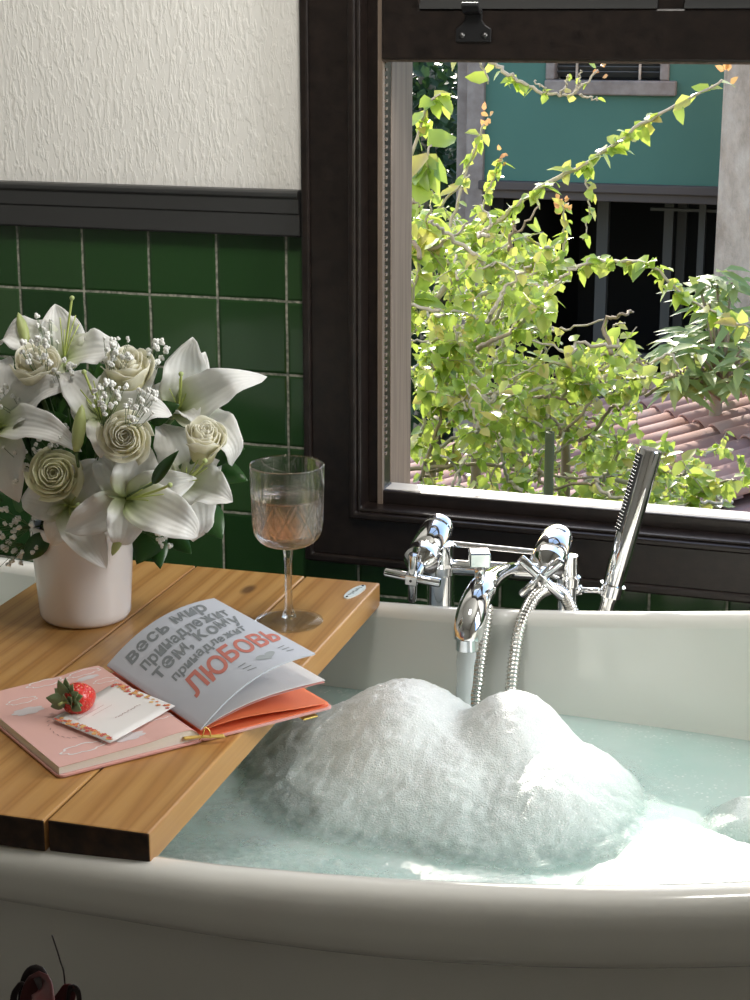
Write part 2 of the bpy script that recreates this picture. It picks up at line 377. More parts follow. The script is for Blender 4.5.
# ================================================================== ROOM SHELL
WY = 2.30                      # face of the window wall
XL, XR, OX0, OX1 = -2.4, 0.95, -0.742, 0.06
OZ0, OZ1 = 0.60, 2.15
def wallpiece(mb, x0, x1, z0, z1, y0=WY, y1=WY+.155): mb.box((x0, y0, z0), (x1, y1, z1))
mb = MB(); wallpiece(mb, XL, -.80, 1.0, 2.6); wallpiece(mb, -.80, .14, OZ1+.05, 2.6); wallpiece(mb, .14, XR, 1.0, 2.6)
mb.build('wall_back', M['plaster'], smooth=False)['kind'] = 'structure'
mb = MB(); wallpiece(mb, XL, -.80, 0, 1.0, WY+.004, WY+.155); wallpiece(mb, -.80, .14, 0, .54, WY+.004, WY+.155); wallpiece(mb, .14, XR, 0, 1.0, WY+.004, WY+.155)
mb.build('wall_back_tiling', M['tile'], smooth=False)['kind'] = 'structure'
m = M['floor'] = mat('dark_floor_tile', (.06,.055,.05), .3); t = NT(m); t.col(t.ramp(t.noise(t.coord(), 4, 4), [(.3,(.05,.045,.04)),(.7,(.09,.08,.07))]))
mb = MB(); mb.box((XL-.1, -1.6, -.1), (XR+.1, WY+.12, 0)); mb.build('floor', M['floor'], smooth=False)['kind'] = 'structure'
mb = MB(); mb.box((XL-.1, -1.6, 2.5), (XR+.1, WY+.12, 2.6)); mb.build('ceiling', M['ceiling'], smooth=False)['kind'] = 'structure'
mb = MB(); mb.box((XL-.1, -1.6, 0), (XL, WY, 2.5)); mb.build('wall_left', M['room_wall'], smooth=False)['kind'] = 'structure'
mb = MB(); mb.box((XL, -1.6, 0), (XR, -1.5, 2.5)); mb.build('wall_front', M['room_wall'], smooth=False)['kind'] = 'structure'
mb = MB(); mb.box((XR, -1.6, 0), (XR+.1, 1.15, 2.5)); mb.box((XR, 2.09, 0), (XR+.1, WY, 2.5)); mb.box((XR, 1.15, 0), (XR+.1, 2.09, .93)); mb.box((XR, 1.15, 2.07), (XR+.1, 2.09, 2.5))
mb.build('wall_right', M['room_wall'], smooth=False)['kind'] = 'structure'
# second window (right wall): frame
w2 = thing('window_2', (XR, 1.62, .93), kind='structure')
mb = MB()
for a, b in (((XR-.02,1.10,.88),(XR+.03,1.16,2.12)), ((XR-.02,2.08,.88),(XR+.03,2.14,2.12)), ((XR-.02,1.16,.88),(XR+.03,2.08,.94)), ((XR-.02,1.16,2.06),(XR+.03,2.08,2.12))): mb.box(a, b)
mb.build('window_frame', M['dark_wood'], w2, smooth=False, bevel=.004)
# chair rail
def profile_x(prof, x0, x1):       # profile of (y, z) swept along x
    mb = MB(); n = len(prof)
    mb.add([(x0, y, z) for y, z in prof]+[(x1, y, z) for y, z in prof], [(i, (i+1) % n, n+(i+1) % n, n+i) for i in range(n)]+[tuple(range(n))[::-1], tuple(range(n, 2*n))]); return mb
rail = [(WY+.01,.975),(WY-.014,.975),(WY-.0155,.978),(WY-.0165,1.006),(WY-.0185,1.0085),(WY-.0195,1.028),(WY-.0225,1.031),(WY-.023,1.037),(WY-.019,1.0395),(WY+.01,1.040)]
profile_x(rail, XL, -.853).build('trim_1', M['rail_paint'], smooth=False, bevel=.0015)['kind'] = 'structure'

# ------------------------------------------------------------------ window_1
win = thing('window_1', (-.33, WY, .5), kind='structure')
YF = WY-.022     # casing face
def frame_ring(mb, x0, x1, z0, z1, wdt, y0, y1):   # picture-frame ring with mitred corners, outer edges at x0..z1
    o = [(x0,z0),(x1,z0),(x1,z1),(x0,z1)]; i = [(x0+wdt,z0+wdt),(x1-wdt,z0+wdt),(x1-wdt,z1-wdt),(x0+wdt,z1-wdt)]
    vv = [(x,y,z) for y in (y0,y1) for x,z in o+i]; ff = []
    for k in range(4):
        k2 = (k+1) % 4
        ff += [(k,k2,4+k2,4+k),(8+k,12+k,12+k2,8+k2),(k,8+k,8+k2,k2),(4+k,4+k2,12+k2,12+k)]
    mb.add(vv, ff)
CX0, CX1, CZ0, CZ1 = -.8465, .187, .507, 2.28
mb = MB(); frame_ring(mb, CX0, CX1, CZ0, CZ1, .012, YF-.006, WY+.03); mb.build('casing_bead', M['dark_wood'], win, smooth=False, bevel=.003)
mb = MB(); frame_ring(mb, CX0+.010, CX1-.010, CZ0+.010, CZ1-.010, .064, YF, WY+.03); mb.build('window_casing', M['dark_wood'], win, smooth=False, bevel=.003)
mb = MB(); frame_ring(mb, CX0+.070, CX1-.070, CZ0+.070, CZ1-.070, .010, YF-.010, WY+.03); frame_ring(mb, CX0+.079, CX1-.079, CZ0+.079, CZ1-.079, .006, YF-.002, WY+.03)
mb.build('casing_moulding', M['dark_wood'], win, smooth=False, bevel=.003)
mb = MB(); frame_ring(mb, CX0+.083, CX1-.083, CZ0+.083, CZ1-.083, .0215, WY+.012, WY+.058); mb.build('window_frame', M['dark_wood'], win, smooth=False, bevel=.003)
# jambs with the sash track
IX0 = CX0+.1045
mb = MB(); mb.box((IX0-.02, WY+.055, .58), (IX0+.001, WY+.157, 2.1)); mb.box((CX1-.106, WY+.045, .58), (CX1-.085, WY+.157, 2.1)); mb.build('window_jamb', M['jamb'], win, smooth=False, bevel=.002)
mb = MB(); mb.box((IX0-.004, WY+.014, .59), (IX0+.001, WY+.018, 2.1)); mb.box((IX0-.004, WY+.008, .585), (IX0+.003, WY+.018, 2.1)); mb.build('parting_bead', M['jamb'], win, smooth=False)
mb = MB()
for k in range(140): mb.box((IX0, WY+.026, .66+k*.0104), (IX0+.0025, WY+.034, .664+k*.0104))
mb.build('draught_brush', M['jamb'], win, smooth=False)
# sill: pale worn top, dark moulded front
mb = MB(); mb.box((IX0+.002, WY+.020, .606), (CX1-.106, WY+.0585, .6123)); mb.add([(IX0-.02, WY+.058, .612), (CX1-.09, WY+.058, .612), (CX1-.09, WY+.175, .570), (IX0-.02, WY+.175, .570), (IX0-.02, WY+.058, .54), (CX1-.09, WY+.058, .54), (CX1-.09, WY+.175, .54), (IX0-.02, WY+.175, .54)], [(0,1,2,3),(7,6,5,4),(0,4,5,1),(1,5,6,2),(2,6,7,3),(3,7,4,0)]); mb.build('window_sill', M['sill'], win, smooth=False, bevel=.003)
# raised sash
sz0 = 1.2165; sy0, sy1 = WY+.004, WY+.044
sash = MB(); sash.box((IX0+.002, sy0, sz0), (OX1, sy1, sz0+.066)).box((IX0+.002, sy0, sz0+.06), (IX0+.056, sy1, 2.1)).box((OX1-.056, sy0, sz0+.06), (OX1, sy1, 2.1)).box((-.37, sy0+.004, sz0+.06), (-.335, sy1-.004, 2.1))
sash = sash.build('sash', M['dark_wood'], win, smooth=False, bevel=.003)
mb = MB(); mb.box((IX0+.056, sy0-.003, sz0+.066), (-.37, sy0+.012, sz0+.072)); mb.box((IX0+.056, sy0+.003, sz0+.072), (-.37, sy0+.012, sz0+.080)); mb.box((-.335, sy0-.003, sz0+.066), (OX1-.056, sy0+.012, sz0+.072)); mb.box((-.335, sy0+.003, sz0+.072), (OX1-.056, sy0+.012, sz0+.080))
mb.build('glazing_bead', M['rail_paint'], sash, smooth=False)
mb = MB(); mb.box((IX0+.002, sy0+.006, sz0-.003), (OX1, sy1-.004, sz0)); mb.build('sash_edge', M['jamb'], sash, smooth=False)
mb = MB(); mb.box((IX0+.05, WY+.022, sz0+.06), (-.365, WY+.025, 2.1)); mb.box((-.34, WY+.022, sz0+.06), (OX1-.05, WY+.025, 2.1)); mb.build('window_pane', M['pane'], sash, smooth=False)
# sash lift: a black T-shaped hook plate with two screws
lift = thing('sash_lift', (-.611, sy0-.003, 1.262), 'black iron sash lift hook with two screws on the window rail', 'window hook')
cx = -.611; yb = sy0-.0035
out = [(-.024,-.018),(.024,-.018),(.024,-.001),(.016,.004),(.0115,.010),(.0115,.024),(-.0115,.024),(-.0115,.010),(-.016,.004),(-.024,-.001)]
mb = MB(); n = len(out); zc = 1.258
mb.add([(cx+x, yb, zc+z) for x, z in out]+[(cx+x, sy0, zc+z) for x, z in out], [tuple(range(n)), tuple(range(n, 2*n))[::-1]]+[(i, (i+1) % n, n+(i+1) % n, n+i) for i in range(n)])
mb.build('hook_plate', M['black_metal'], lift, smooth=False, bevel=.001)
mb = MB(); pr = [(0,.020),(-.006,.021),(-.013,.024),(-.017,.029),(-.0165,.033),(-.020,.032),(-.021,.028),(-.016,.021),(-.008,.0175),(0,.0165)]
n = len(pr); mb.add([(cx-.0115, yb+y, zc+z) for y, z in pr]+[(cx+.0115, yb+y, zc+z) for y, z in pr], [(i, (i+1) % n, n+(i+1) % n, n+i) for i in range(n)]+[tuple(range(n)), tuple(range(n, 2*n))[::-1]])
mb.build('hook_lip', M['black_metal'], lift, smooth=False, bevel=.0008)
for sx in (-.0155, .0155):
    mb = MB(); mb.lathe([(0,.0022),(.0025,.0018),(.0042,0),(.0042,-.001),(0,-.001)], (cx+sx, yb, zc-.0095), 16, (0,-1,0)); mb.build('screw', M['screw'], lift)

# ================================================================== BATH
TC = V((-.62, 1.49, 0)); HL, HW, NE = .84, .355, 4.0
def rimz(x): return .609+.122*(x+.75)**2
def plan(a, o):
    c, s = cos(a), sin(a); p = 2/NE
    return TC.x+math.copysign(abs(c)**p, c)*(HL+o), TC.y+math.copysign(abs(s)**p, s)*(HW+o)
tub = thing('bathtub', (TC.x, TC.y, 0), 'white freestanding slipper bathtub with rolled rim under the window', 'bathtub')
NA = 160
def ring(o, zf): 
    R = []
    for k in range(NA):
        a = 2*pi*(k+.5)/NA; x, y = plan(a, o); R.append(V((x, y, zf(x))))
    return R
def loft(mb, rings, close_last=False):
    vv = [p for r in rings for p in r]; ff = []
    for i in range(len(rings)-1):
        for k in range(NA): k2 = (k+1) % NA; ff.append((i*NA+k, i*NA+k2, (i+1)*NA+k2, (i+1)*NA+k))
    if close_last: ff.append(tuple((len(rings)-1)*NA+k for k in range(NA)))
    mb.add(vv, ff)
def rrz(x): return .0225+.0085*smooth((x+.74)/.5)
rr = .031
def lip(x): return .047+.013*smooth((x+.74)/.45)
prof = [(-.020,-.96),(-.013,-1.0),(-.006,-.975),(-.0005,-.90),(.002,-.80),(.0015,-.60),(.0005,-.42),(-.001,-.25),(-.0045,-.12),(-.010,-.045),(-.017,-.008),(-.024,.0),(-.030,-.03),(-.0345,-.11),(-.036,-.24)]
rimr = [ring(o, lambda x, k=k: rimz(x)+.001+k*lip(x)) for o, k in prof]
mb = MB(); loft(mb, rimr); mb.build('rim', M['enamel'], tub)
inner = [(-.036, lambda x: rimz(x)+.001-.24*lip(x)), (-.037, lambda x: rimz(x)-.04), (-.042, lambda x: lerp(rimz(x), .5, .55)), (-.052, lambda x: .50), (-.068, lambda x: .40), (-.09, lambda x: .30), (-.125, lambda x: .22), (-.175, lambda x: .18), (-.25, lambda x: .165)]
mb = MB(); loft(mb, [ring(o, z) for o, z in inner], True); mb.build('basin', M['enamel'], tub)
outer = [(-.020, lambda x: rimz(x)+.001-.96*lip(x)), (-.022, lambda x: rimz(x)-.095), (-.028, lambda x: lerp(rimz(x)-.09, .40, .5)), (-.038, lambda x: .40), (-.06, lambda x: .28), (-.09, lambda x: .16), (-.115, lambda x: .07), (-.12, lambda x: .05)]
mb = MB(); loft(mb, [ring(o, z) for o, z in outer]); mb.build('shell', M['enamel'], tub)
mb = MB(); loft(mb, [ring(-.12, lambda x: .05), ring(-.105, lambda x: .045), ring(-.105, lambda x: 0.0)]); mb.build('plinth', M['enamel'], tub)

# water
WZ = .515
mb = MB(); rings = [[V((lerp(TC.x, p.x, s), lerp(TC.y, p.y, s), WZ)) for p in ring(-.0495, lambda x: WZ)] for s in (.05,.2,.35,.5,.65,.8,.92,1.0)]
loft(mb, rings); mb.f.append(tuple(range(NA)))
tag(mb.build('bath_water', M['water'], origin=(TC.x, TC.y, WZ)), 'milky pale teal bath water filling the white tub', 'water', kind='stuff')
# foam: a height field over the water
def W(px, py): p = onz(px, py, WZ); return p.x, p.y
humps = []    # centre x, y, rx, ry, height, power
A0 = ony(402, 690, 1.60); A1 = ony(330, 725, 1.60); A2 = ony(455, 735, 1.55); B0 = ony(512, 702, 1.60); B1 = ony(560, 760, 1.56)
humps += [(A0.x+.02, 1.58, .18, .20, .024, 1.5), (B0.x+.02, 1.57, .16, .17, .022, 1.5), (A0.x, 1.605, .125, .15, .090, 1.15), (A1.x+.015, 1.61, .105, .115, .052, 1.0), (A1.x-.05, 1.62, .10, .10, .014, 1.2), (A2.x, 1.56, .11, .14, .062, 1.15), (A0.x+.01, 1.53, .15, .13, .034, 1.2),
          (B0.x, 1.605, .078, .105, .092, .82), (B1.x-.012, 1.565, .095, .12, .062, .85), (B0.x+.03, 1.52, .12, .11, .036, 1.1)]
def nz(x, y, f, k): return noise.noise(V((x*f, y*f, k)))
def low_foam(x, y):
    e = 0
    yb = 1.415+.035*nz(x, y, 6, 1)+.02*nz(x, y, 15, 4)-.02*smooth((x+.5)/.1)*smooth((-.30-x)/.05)                       # strip along the near rim
    e = max(e, .020*smooth((yb-y)/.09)*(.45+.55*smooth((x+.80)/.3))*smooth(.75+.9*nz(x, y, 8, 21)))
    xb = -.318+.10*(y-1.25)/.3+.012*nz(x, y, 20, 2)
    q = smooth((x-xb)/.05)*smooth((1.575-.40*(x+.26)+.035*nz(x, y, 9, 3)-y)/.07)                                          # right-hand bank
    e = max(e, .042*q)
    q2 = smooth((x+.185)/.05)*smooth((1.615+.02*nz(x, y, 12, 7)-y)/.04)*smooth((y-1.50)/.03); e = max(e, .030*q2)
    q3 = smooth((x+.70)/.08)*smooth((-.38-x)/.1)*smooth((y-1.38)/.06)*smooth((1.72-y)/.05); e = max(e, .0075*q3*smooth(.35+1.1*nz(x, y, 12, 6)))
    return e
def foam_h(x, y):
    s = 0
    for cx_, cy_, rx, ry, H, pw in humps:
        dx, dy = x-cx_+.012*nz(x, y, 9, 11), y-cy_+.012*nz(x, y, 9, 12); d = (dx/rx)**2+(dy/ry)**2
        if d < 1:
            hh = H*(1-d)**pw; k = .02; m_ = max(s, hh); s = m_+.25*k*max(0, 1-abs(s-hh)/k)**2*(min(s, hh) > 0)
    s = max(s, low_foam(x, y))
    if s > 0: s = s*(1+.09*nz(x, y, 11, .3))+.0016*nz(x, y, 45, 5)*min(1, s/.02)+.0024*nz(x, y, 130, 8)*min(1, s/.012)
    return s-.0006
mb = MB(); st = .0036; nx, ny = int(.80/st), int(.62/st); idx = {}; x0, y0 = -.80, 1.18
HF = [[0]*(ny+1) for _ in range(nx+1)]
for i in range(nx+1):
    for j in range(ny+1):
        x, y = x0+i*st, y0+j*st
        ex = abs((x-TC.x)/(HL-.053))**NE+abs((y-TC.y)/(HW-.053))**NE
        HF[i][j] = foam_h(x, y) if ex < 1 else -1
def fv(i, j):
    if (i, j) not in idx:
        idx[(i, j)] = len(mb.v); mb.v.append(V((x0+i*st, y0+j*st, WZ+max(HF[i][j], -.002))))
    return idx[(i, j)]
for i in range(nx):
    for j in range(ny):
        q = [HF[i][j], HF[i+1][j], HF[i+1][j+1], HF[i][j+1]]
        if min(q) > -.5 and max(q) > 0: mb.f.append((fv(i,j), fv(i+1,j), fv(i+1,j+1), fv(i,j+1)))
fo = mb.build('bath_foam', M['foam'], origin=(-.45, 1.5, WZ)); at_ = fo.data.attributes.new('thick', 'FLOAT', 'POINT')
for i, p in enumerate(mb.v): at_.data[i].value = p.z-WZ
tag(fo, 'white soap foam heaped in two mounds on the bath water', 'foam', kind='stuff')

# ================================================================== BOARD ACROSS THE TUB
BZ0, BZ1 = .6115, .640; BY0, BY1 = 1.142, 1.817
board = thing('bath_board', (-.7685, 1.48, BZ0), 'brown pine plank tray lying across the white bathtub rim', 'bath tray')
for i, (a, b) in enumerate(((-.96, -.805), (-.803, -.667), (-.665, -.575))):
    mb = MB(); mb.box((a, BY0+.002*i, BZ0), (b, BY1-.001*i, BZ1)); p = mb.build('plank', M['pine'][i], board, smooth=False, bevel=.0018)
    p.data.materials.append(M['plank_end'])
    for poly in p.data.polygons:
        if abs(poly.normal.y) > .9: poly.material_index = 1
mb = MB(); mb.box((-.93, 1.22, BZ0-.018), (-.60, 1.26, BZ0)); mb.build('batten', M['pine'][0], board, smooth=False, bevel=.002)
mb = MB(); mb.box((-.93, 1.70, BZ0-.018), (-.60, 1.74, BZ0)); mb.build('batten', M['pine'][0], board, smooth=False, bevel=.002)
board_parts = list(board.children)
for q in board_parts: q.rotation_euler.z = .031
# oval plaque
pc = onz(355, 592.5, BZ1); a0 = onz(346, 599, BZ1); a1 = onz(365, 586, BZ1); du = (a1-a0)/2; du.z = 0; dn = V((-du.y, du.x, 0)).normalized()*.0072
mb = MB(); N = 40; top = [pc+du*cos(2*pi*k/N)+dn*sin(2*pi*k/N)+V((0,0,.0016)) for k in range(N)]; bot = [q-V((0,0,.0017)) for q in top]
mb.add(top+bot, [tuple(range(N))]+[(k, N+k, N+(k+1) % N, (k+1) % N) for k in range(N)])
M['plaque'] = mat('pale_blue_enamel', (.70,.78,.78), .2)
plq = mb.build('plaque', M['plaque'], board, smooth=False); plq['label'] = 'small oval pale plaque'
mb = MB()
for s in (-1, 1): mb.sphere(pc+du*.84*s+V((0,0,.0018)), .0016, 10, 6, (1,1,.5))
mb.build('pin', M['black_metal'], plq)
sq = []
for k in range(60):
    t_ = -.62+1.24*k/59; sq.append(pc+du*t_+dn*(.30*sin(k*.75)*(1-.5*abs(t_))+.12*sin(k*.31))+V((0,0,.0019)))
mb = MB(); mb.tube(sq, .00032, 5); mb.build('script', M['ink_soft'], plq)

# ================================================================== TAPS
YT = 1.93
tap = thing('bath_mixer', (-.47, YT, 0), 'chrome floor standing bath tap with two cross handles beside the tub', 'bath tap')
pl = [ony(441, 600, YT).x, ony(567, 600, YT).x]
for i, x in enumerate(pl):
    mb = MB(); r_ = (.0165, .0125)[i]
    mb.lathe([(0,0),(.034,0),(.034,.006),(.030,.010),(r_,.012),(r_,.622),(r_+.003,.624),(r_+.003,.634),(r_,.637),(r_*.9,.66),(0,.662)], (x, YT, 0.0), 32); mb.build('standpipe', M['chrome'], tap, auto=35)
caps = [(438, 529, 1.962), (557, 540, 1.955)]; hubs = [(412.5, 577.5, 1.862), (541.5, 578, 1.862)]
for i in range(2):
    c = ony(*caps[i]); h_ = ony(*hubs[i]); ax = (h_-c); L = ax.length; ax.normalize()
    mb = MB(); mb.lathe([(0,-.012),(.012,-.0115),(.0172,-.008),(.0190,-.002),(.0190,.004),(.0175,.006),(.0175,.008),(.0200,.010),(.0208,.02),(.0208,L*.50),(.0190,L*.53),(.0212,L*.56),(.0212,L*.68),(.0150,L*.74),(.009,L*.78),(.0085,L-.004),(0,L-.003)], c, 36, ax)
    mb.build('valve_body', M['chrome'], tap, auto=35)
    # cross handle in the plane across the valve's axis
    e1 = V((1,0,0)); e1 = (e1-ax*e1.dot(ax)).normalized(); e2 = ax.cross(e1).normalized()
    if e2.z < 0: e2 = -e2
    ang = (radians(-6), radians(46))[i]
    d1 = e1*cos(ang)+e2*sin(ang); d2 = -e1*sin(ang)+e2*cos(ang)
    mb = MB(); mb.obox(h_, d1*.0072, d2*.0072, ax*.0075)
    hd = mb.build('cross_handle', M['chrome'], tap, smooth=False, bevel=.0012)
    for d in (d1, -d1, d2, -d2):
        mb = MB(); mb.lathe([(.0056,.006),(.0056,.0325),(.0048,.034),(0,.0342)], h_, 18, d); mb.build('handle_arm', M['chrome'], hd, auto=35)
    mb = MB(); mb.lathe([(0,.0083),(.0016,.0082),(.0016,.007)], h_, 12, ax); mb.build('index_dot', M['screw'], hd)
mb = MB(); mb.tube([ony(443, 543, 1.945), ony(537, 552.5, 1.945)], .0038, 14); mb.build('cross_bar', M['chrome'], tap, auto=40)
mb = MB(); mb.tube([ony(446, 567, YT), ony(560, 573, YT)], .0095, 20); mb.build('mixer_body', M['chrome'], tap, auto=40)
# spout
sp = spline([ony(512, 569, 1.925), ony(503, 572, 1.89), ony(493, 578, 1.85), ony(483, 588, 1.80), ony(475, 603, 1.765), ony(470, 622, 1.742), ony(467.5, 637, 1.732), ony(467, 641, 1.73)], 6)
def spr(t_): 
    return .0085+.0075*smooth(t_/.5) + .0015*smooth((t_-.5)/.2) - .003*smooth((t_-.75)/.25)
mb = MB(); mb.tube(sp, spr, 28); spo = mb.build('spout', M['chrome'], tap, auto=50)
e = sp[-1]; mb = MB(); mb.lathe([(0,.004),(.0128,.004),(.0128,-.009),(.0105,-.010),(.0105,-.006),(0,-.006)], e, 28); mb.build('aerator', M['chrome'], spo, auto=35)
kb = ony(480.5, 583, 1.80); kt = ony(479.5, 558, 1.80)
mb = MB(); mb.tube([kb, kt], .0065, 16); dk = mb.build('diverter_stem', M['chrome'], tap)
mb = MB(); mb.obox(kt, V((.011,.004,0)), V((-.004,.011,0)), V((0,0,.0085))); mb.build('diverter_knob', M['chrome'], dk, smooth=False, bevel=.0015)
# handset holder
hc = ony(612.5, 591, 1.945); pa = ony(571, 590, YT)
mb = MB(); mb.tube([pa, lerp(pa, hc, .25)], .007, 14); mb.tube([lerp(pa, hc, .2), lerp(pa, hc, .9)], .0036, 12); hol = mb.build('handset_holder', M['chrome'], tap)
ht = ony(651, 449, 1.965); hb = ony(605, 613, 1.945); hax = (ht-hb).normalized()
mb = MB(); q = hc-hb; hcc = hb+hax*q.dot(hax)
mb.lathe([(.0122,-.007),(.0155,-.007),(.0155,.007),(.0122,.007),(.0122,-.007)], hcc, 28, hax); mb.build('holder_ring', M['chrome'], hol, auto=35)
# hand shower resting in the holder
hs = thing('hand_shower', hb, 'slim chrome stick hand shower standing in the tap holder', 'hand shower')
HLn = (ht-hb).length
mb = MB(); mb.lathe([(0,-.012),(.007,-.012),(.007,-.002),(.0095,0),(.0095,.015),(.0120,.022),(.0128,.06),(.0138,HLn-.002),(.0128,HLn),(0,HLn)], hb, 36, hax); mb.build('handle', M['chrome'], hs, auto=35)
# nozzle strip faces left of the camera
fdir = (-RT*.93-FW*.37); fdir = (fdir-hax*fdir.dot(hax)).normalized(); sdir = hax.cross(fdir)
mb = MB(); cst = hb+hax*(HLn-.055)+fdir*.0124; mb.obox(cst, hax*.048, sdir*.0062, fdir*.0018); nz = mb.build('spray_plate', M['rubber'], hs, smooth=False, bevel=.001)
mb = MB()
for k in range(22):
    for s in (-1, 0, 1):
        mb.lathe([(.0009,0),(.0007,.0022),(0,.0024)], cst+hax*(-.044+k*.0042)+sdir*s*.0034+fdir*.0016, 6, fdir)
mb.build('nozzle_rows', M['chrome'], nz)
# hose
hp = spline([V((-.376,1.918,.590)), V((-.386,1.903,.620)), V((-.397,1.878,.6345)), V((-.408,1.842,.6325)), V((-.4145,1.808,.612)), V((-.4165,1.789,.580)), V((-.4165,1.776,.545)), V((-.415,1.766,.515)), V((-.41,1.745,.46)), V((-.435,1.74,.44)), ony(476, 706, 1.765), ony(478, 680, 1.772), ony(482, 650, 1.785), ony(486, 620, 1.80), ony(487, 604, 1.805)], 24)
# resample evenly so that the corrugations keep one pitch
L = [0]
for a, b in zip(hp, hp[1:]): L.append(L[-1]+(b-a).length)
tot = L[-1]; NR = int(tot/.0046); pts = []; rad = []; j = 0
for k in range(NR*4+1):
    d = tot*k/(NR*4)
    while j < len(L)-2 and L[j+1] < d: j += 1
    pts.append(lerp(hp[j], hp[j+1], (d-L[j])/max(1e-9, L[j+1]-L[j]))); rad.append(.0076 if k % 4 in (1, 2) else .0060)
mb = MB(); mb.tube(pts, lambda t_: rad[min(len(rad)-1, int(round(t_*(len(rad)-1))))], 14)
tag(mb.build('shower_hose', M['hose'], origin=pts[0]), 'ribbed steel shower hose looping from the tap into the foam', 'hose')
# water running from the spout
mb = MB(); s0 = e-V((0,0,.007)); N = 24; vv = []
rows = []
for i in range(N+1):
    t_ = i/N; c = s0+V((-.004*t_, -.003*t_, -(s0.z-WZ+.004)*t_)); rows.append([c+V((cos(2*pi*k/20)*(.0105-.0022*smooth(t_*1.6)+.0006*sin(t_*18+k)), sin(2*pi*k/20)*(.0095-.002*smooth(t_*1.5)), 0)) for k in range(20)])
mb.add([p for r_ in rows for p in r_], [(i*20+k, i*20+(k+1) % 20, (i+1)*20+(k+1) % 20, (i+1)*20+k) for i in range(N) for k in range(20)]+[tuple(range(20)), tuple(N*20+k for k in range(20))[::-1]])
tag(mb.build('water_stream', M['stream'], origin=s0), 'clear water stream running from the chrome spout into the bath', 'water')

# ================================================================== WINE GLASS
gb = onz(289, 622, BZ1)+V((0,0,.0004)); gl = thing('wine_glass', gb, 'cut crystal wine glass with diamond pattern on the pine tray', 'wine glass')
GH = .1755
def cut(i, z, a):
    zz = (z-.098)/.045
    if zz < 0 or zz > 1: 
        if 1 < zz < 1.55:      # fan cuts above the diamonds
            return -.0009*max(0, 1-abs(((a*20/(2*pi)) % 1)-.5)*5)*(1.55-zz)/.55
        return 0
    q = 10/(2*pi)*a
    d1 = abs(((q+zz*1.0) % 1)-.5); d2 = abs(((q-zz*1.0) % 1)-.5); d3 = abs(((q*2+zz*2) % 1)-.5); d4 = abs(((q*2-zz*2) % 1)-.5)
    g = max(0, 1-min(d1, d2)*9); g2 = max(0, 1-min(d3, d4)*6)*.5
    return -.0026*max(g, g2*.8)*min(1, zz*8)*min(1, (1-zz)*8)
def arc(pts, n=6): 
    P = spline([V((a, 0, b)) for a, b in pts], n); return [(max(p.x, 0), p.z) for p in P]
outb = arc([(.0060,.083),(.014,.0855),(.027,.090),(.0348,.098),(.0374,.108),(.0385,.125),(.0392,.145),(.0396,.160),(.0398,GH)], 9)
inb = [(r_-.0016, z) for r_, z in arc([(.0398,GH),(.0392,.160),(.0380,.145),(.0366,.125),(.0350,.109),(.0320,.1005),(.022,.0955),(.008,.093),(.0016,.093)], 6)]
mb = MB(); nb = len(outb)
mb.lathe([(0,.083)]+outb+[(.0390,GH+.0007)]+inb+[(0,.093)], gb, 240, rmod=lambda i, z, a: cut(i, z, a) if i < nb else 0)
mb.build('bowl', M['crystal'], gl)
def facet(i, z, a): return -.0006*abs(sin(a*4))
mb = MB(); mb.lathe([(0,.006)]+arc([(.0085,.006),(.0062,.012),(.0046,.022),(.0042,.045),(.0045,.068),(.0056,.078),(.0062,.0828)], 6)+[(0,.0828)], gb, 32, rmod=facet); mb.build('stem', M['crystal'], gl)
mb = MB(); mb.lathe([(0,0),(.030,0),(.0365,.0006),(.0372,.0016),(.0362,.0027),(.022,.0036),(.012,.0048),(.0085,.0062),(0,.0062)], gb, 64); mb.build('foot', M['crystal_foot'], gl)
lz = .142
inner_r = [(r_-.0001, z) for r_, z in inb if z < lz][::-1]
mb = MB(); mb.lathe([(0,.0932)]+[(r_, z+.0001) for r_, z in inner_r[1:]]+[(.0361,lz),(0,lz)], gb, 64)
tag(mb.build('rose_wine', M['wine'], origin=gb), 'pale pink rose wine half filling the cut crystal glass', 'wine', kind='stuff')

# ================================================================== BOOK
O = V((-.598, 1.333, 0)); eu = V((.614,.789,0)).normalized(); ev = V((-eu.y, eu.x, 0)); BW, BH = .138, .1935
def bp(u, v, z): return O+eu*u+ev*v+V((0,0,z))
book = thing('notebook', bp(0, BH/2, BZ1), 'open pink notebook with hand lettered grey page lying on the pine tray', 'book')
tz = BZ1+.0008
# covers
mb = MB()
def roundrect(u0, u1, v0, v1, r, n=5, side=None):
    pts = []
    for cx_, cy_, a in ((u1-r, v1-r, 0), (u0+r, v1-r, 90), (u0+r, v0+r, 180), (u1-r, v0+r, 270)):
        for k in range(n+1): q = radians(a+90*k/n); pts.append((cx_+r*cos(q), cy_+r*sin(q)))
    return pts
def slab(mb, pts, zf, th):
    n = len(pts); mb.add([bp(u, v, zf(u)) for u, v in pts]+[bp(u, v, zf(u)-th) for u, v in pts], [tuple(range(n)), tuple(range(n, 2*n))[::-1]]+[(i, (i+1) % n, n+(i+1) % n, n+i) for i in range(n)])
slab(mb, roundrect(-BW-.002, .002, -.002, BH+.002, .006), lambda u: tz+.0025, .0025)
mb.build('cover', M['cover'], book, smooth=False, bevel=.0006)
mb = MB(); slab(mb, roundrect(-.002, BW+.003, -.002, BH+.002, .006), lambda u: tz+.0025, .0025); cv = mb.build('cover', M['cover'], book, smooth=False, bevel=.0006)
mb = MB(); slab(mb, roundrect(.002, BW+.001, .0, BH, .006), lambda u: tz+.0034, .0008); e_ = mb.build('endpaper', M['orange'], cv, smooth=False); e_['label'] = 'orange inside of the back cover'
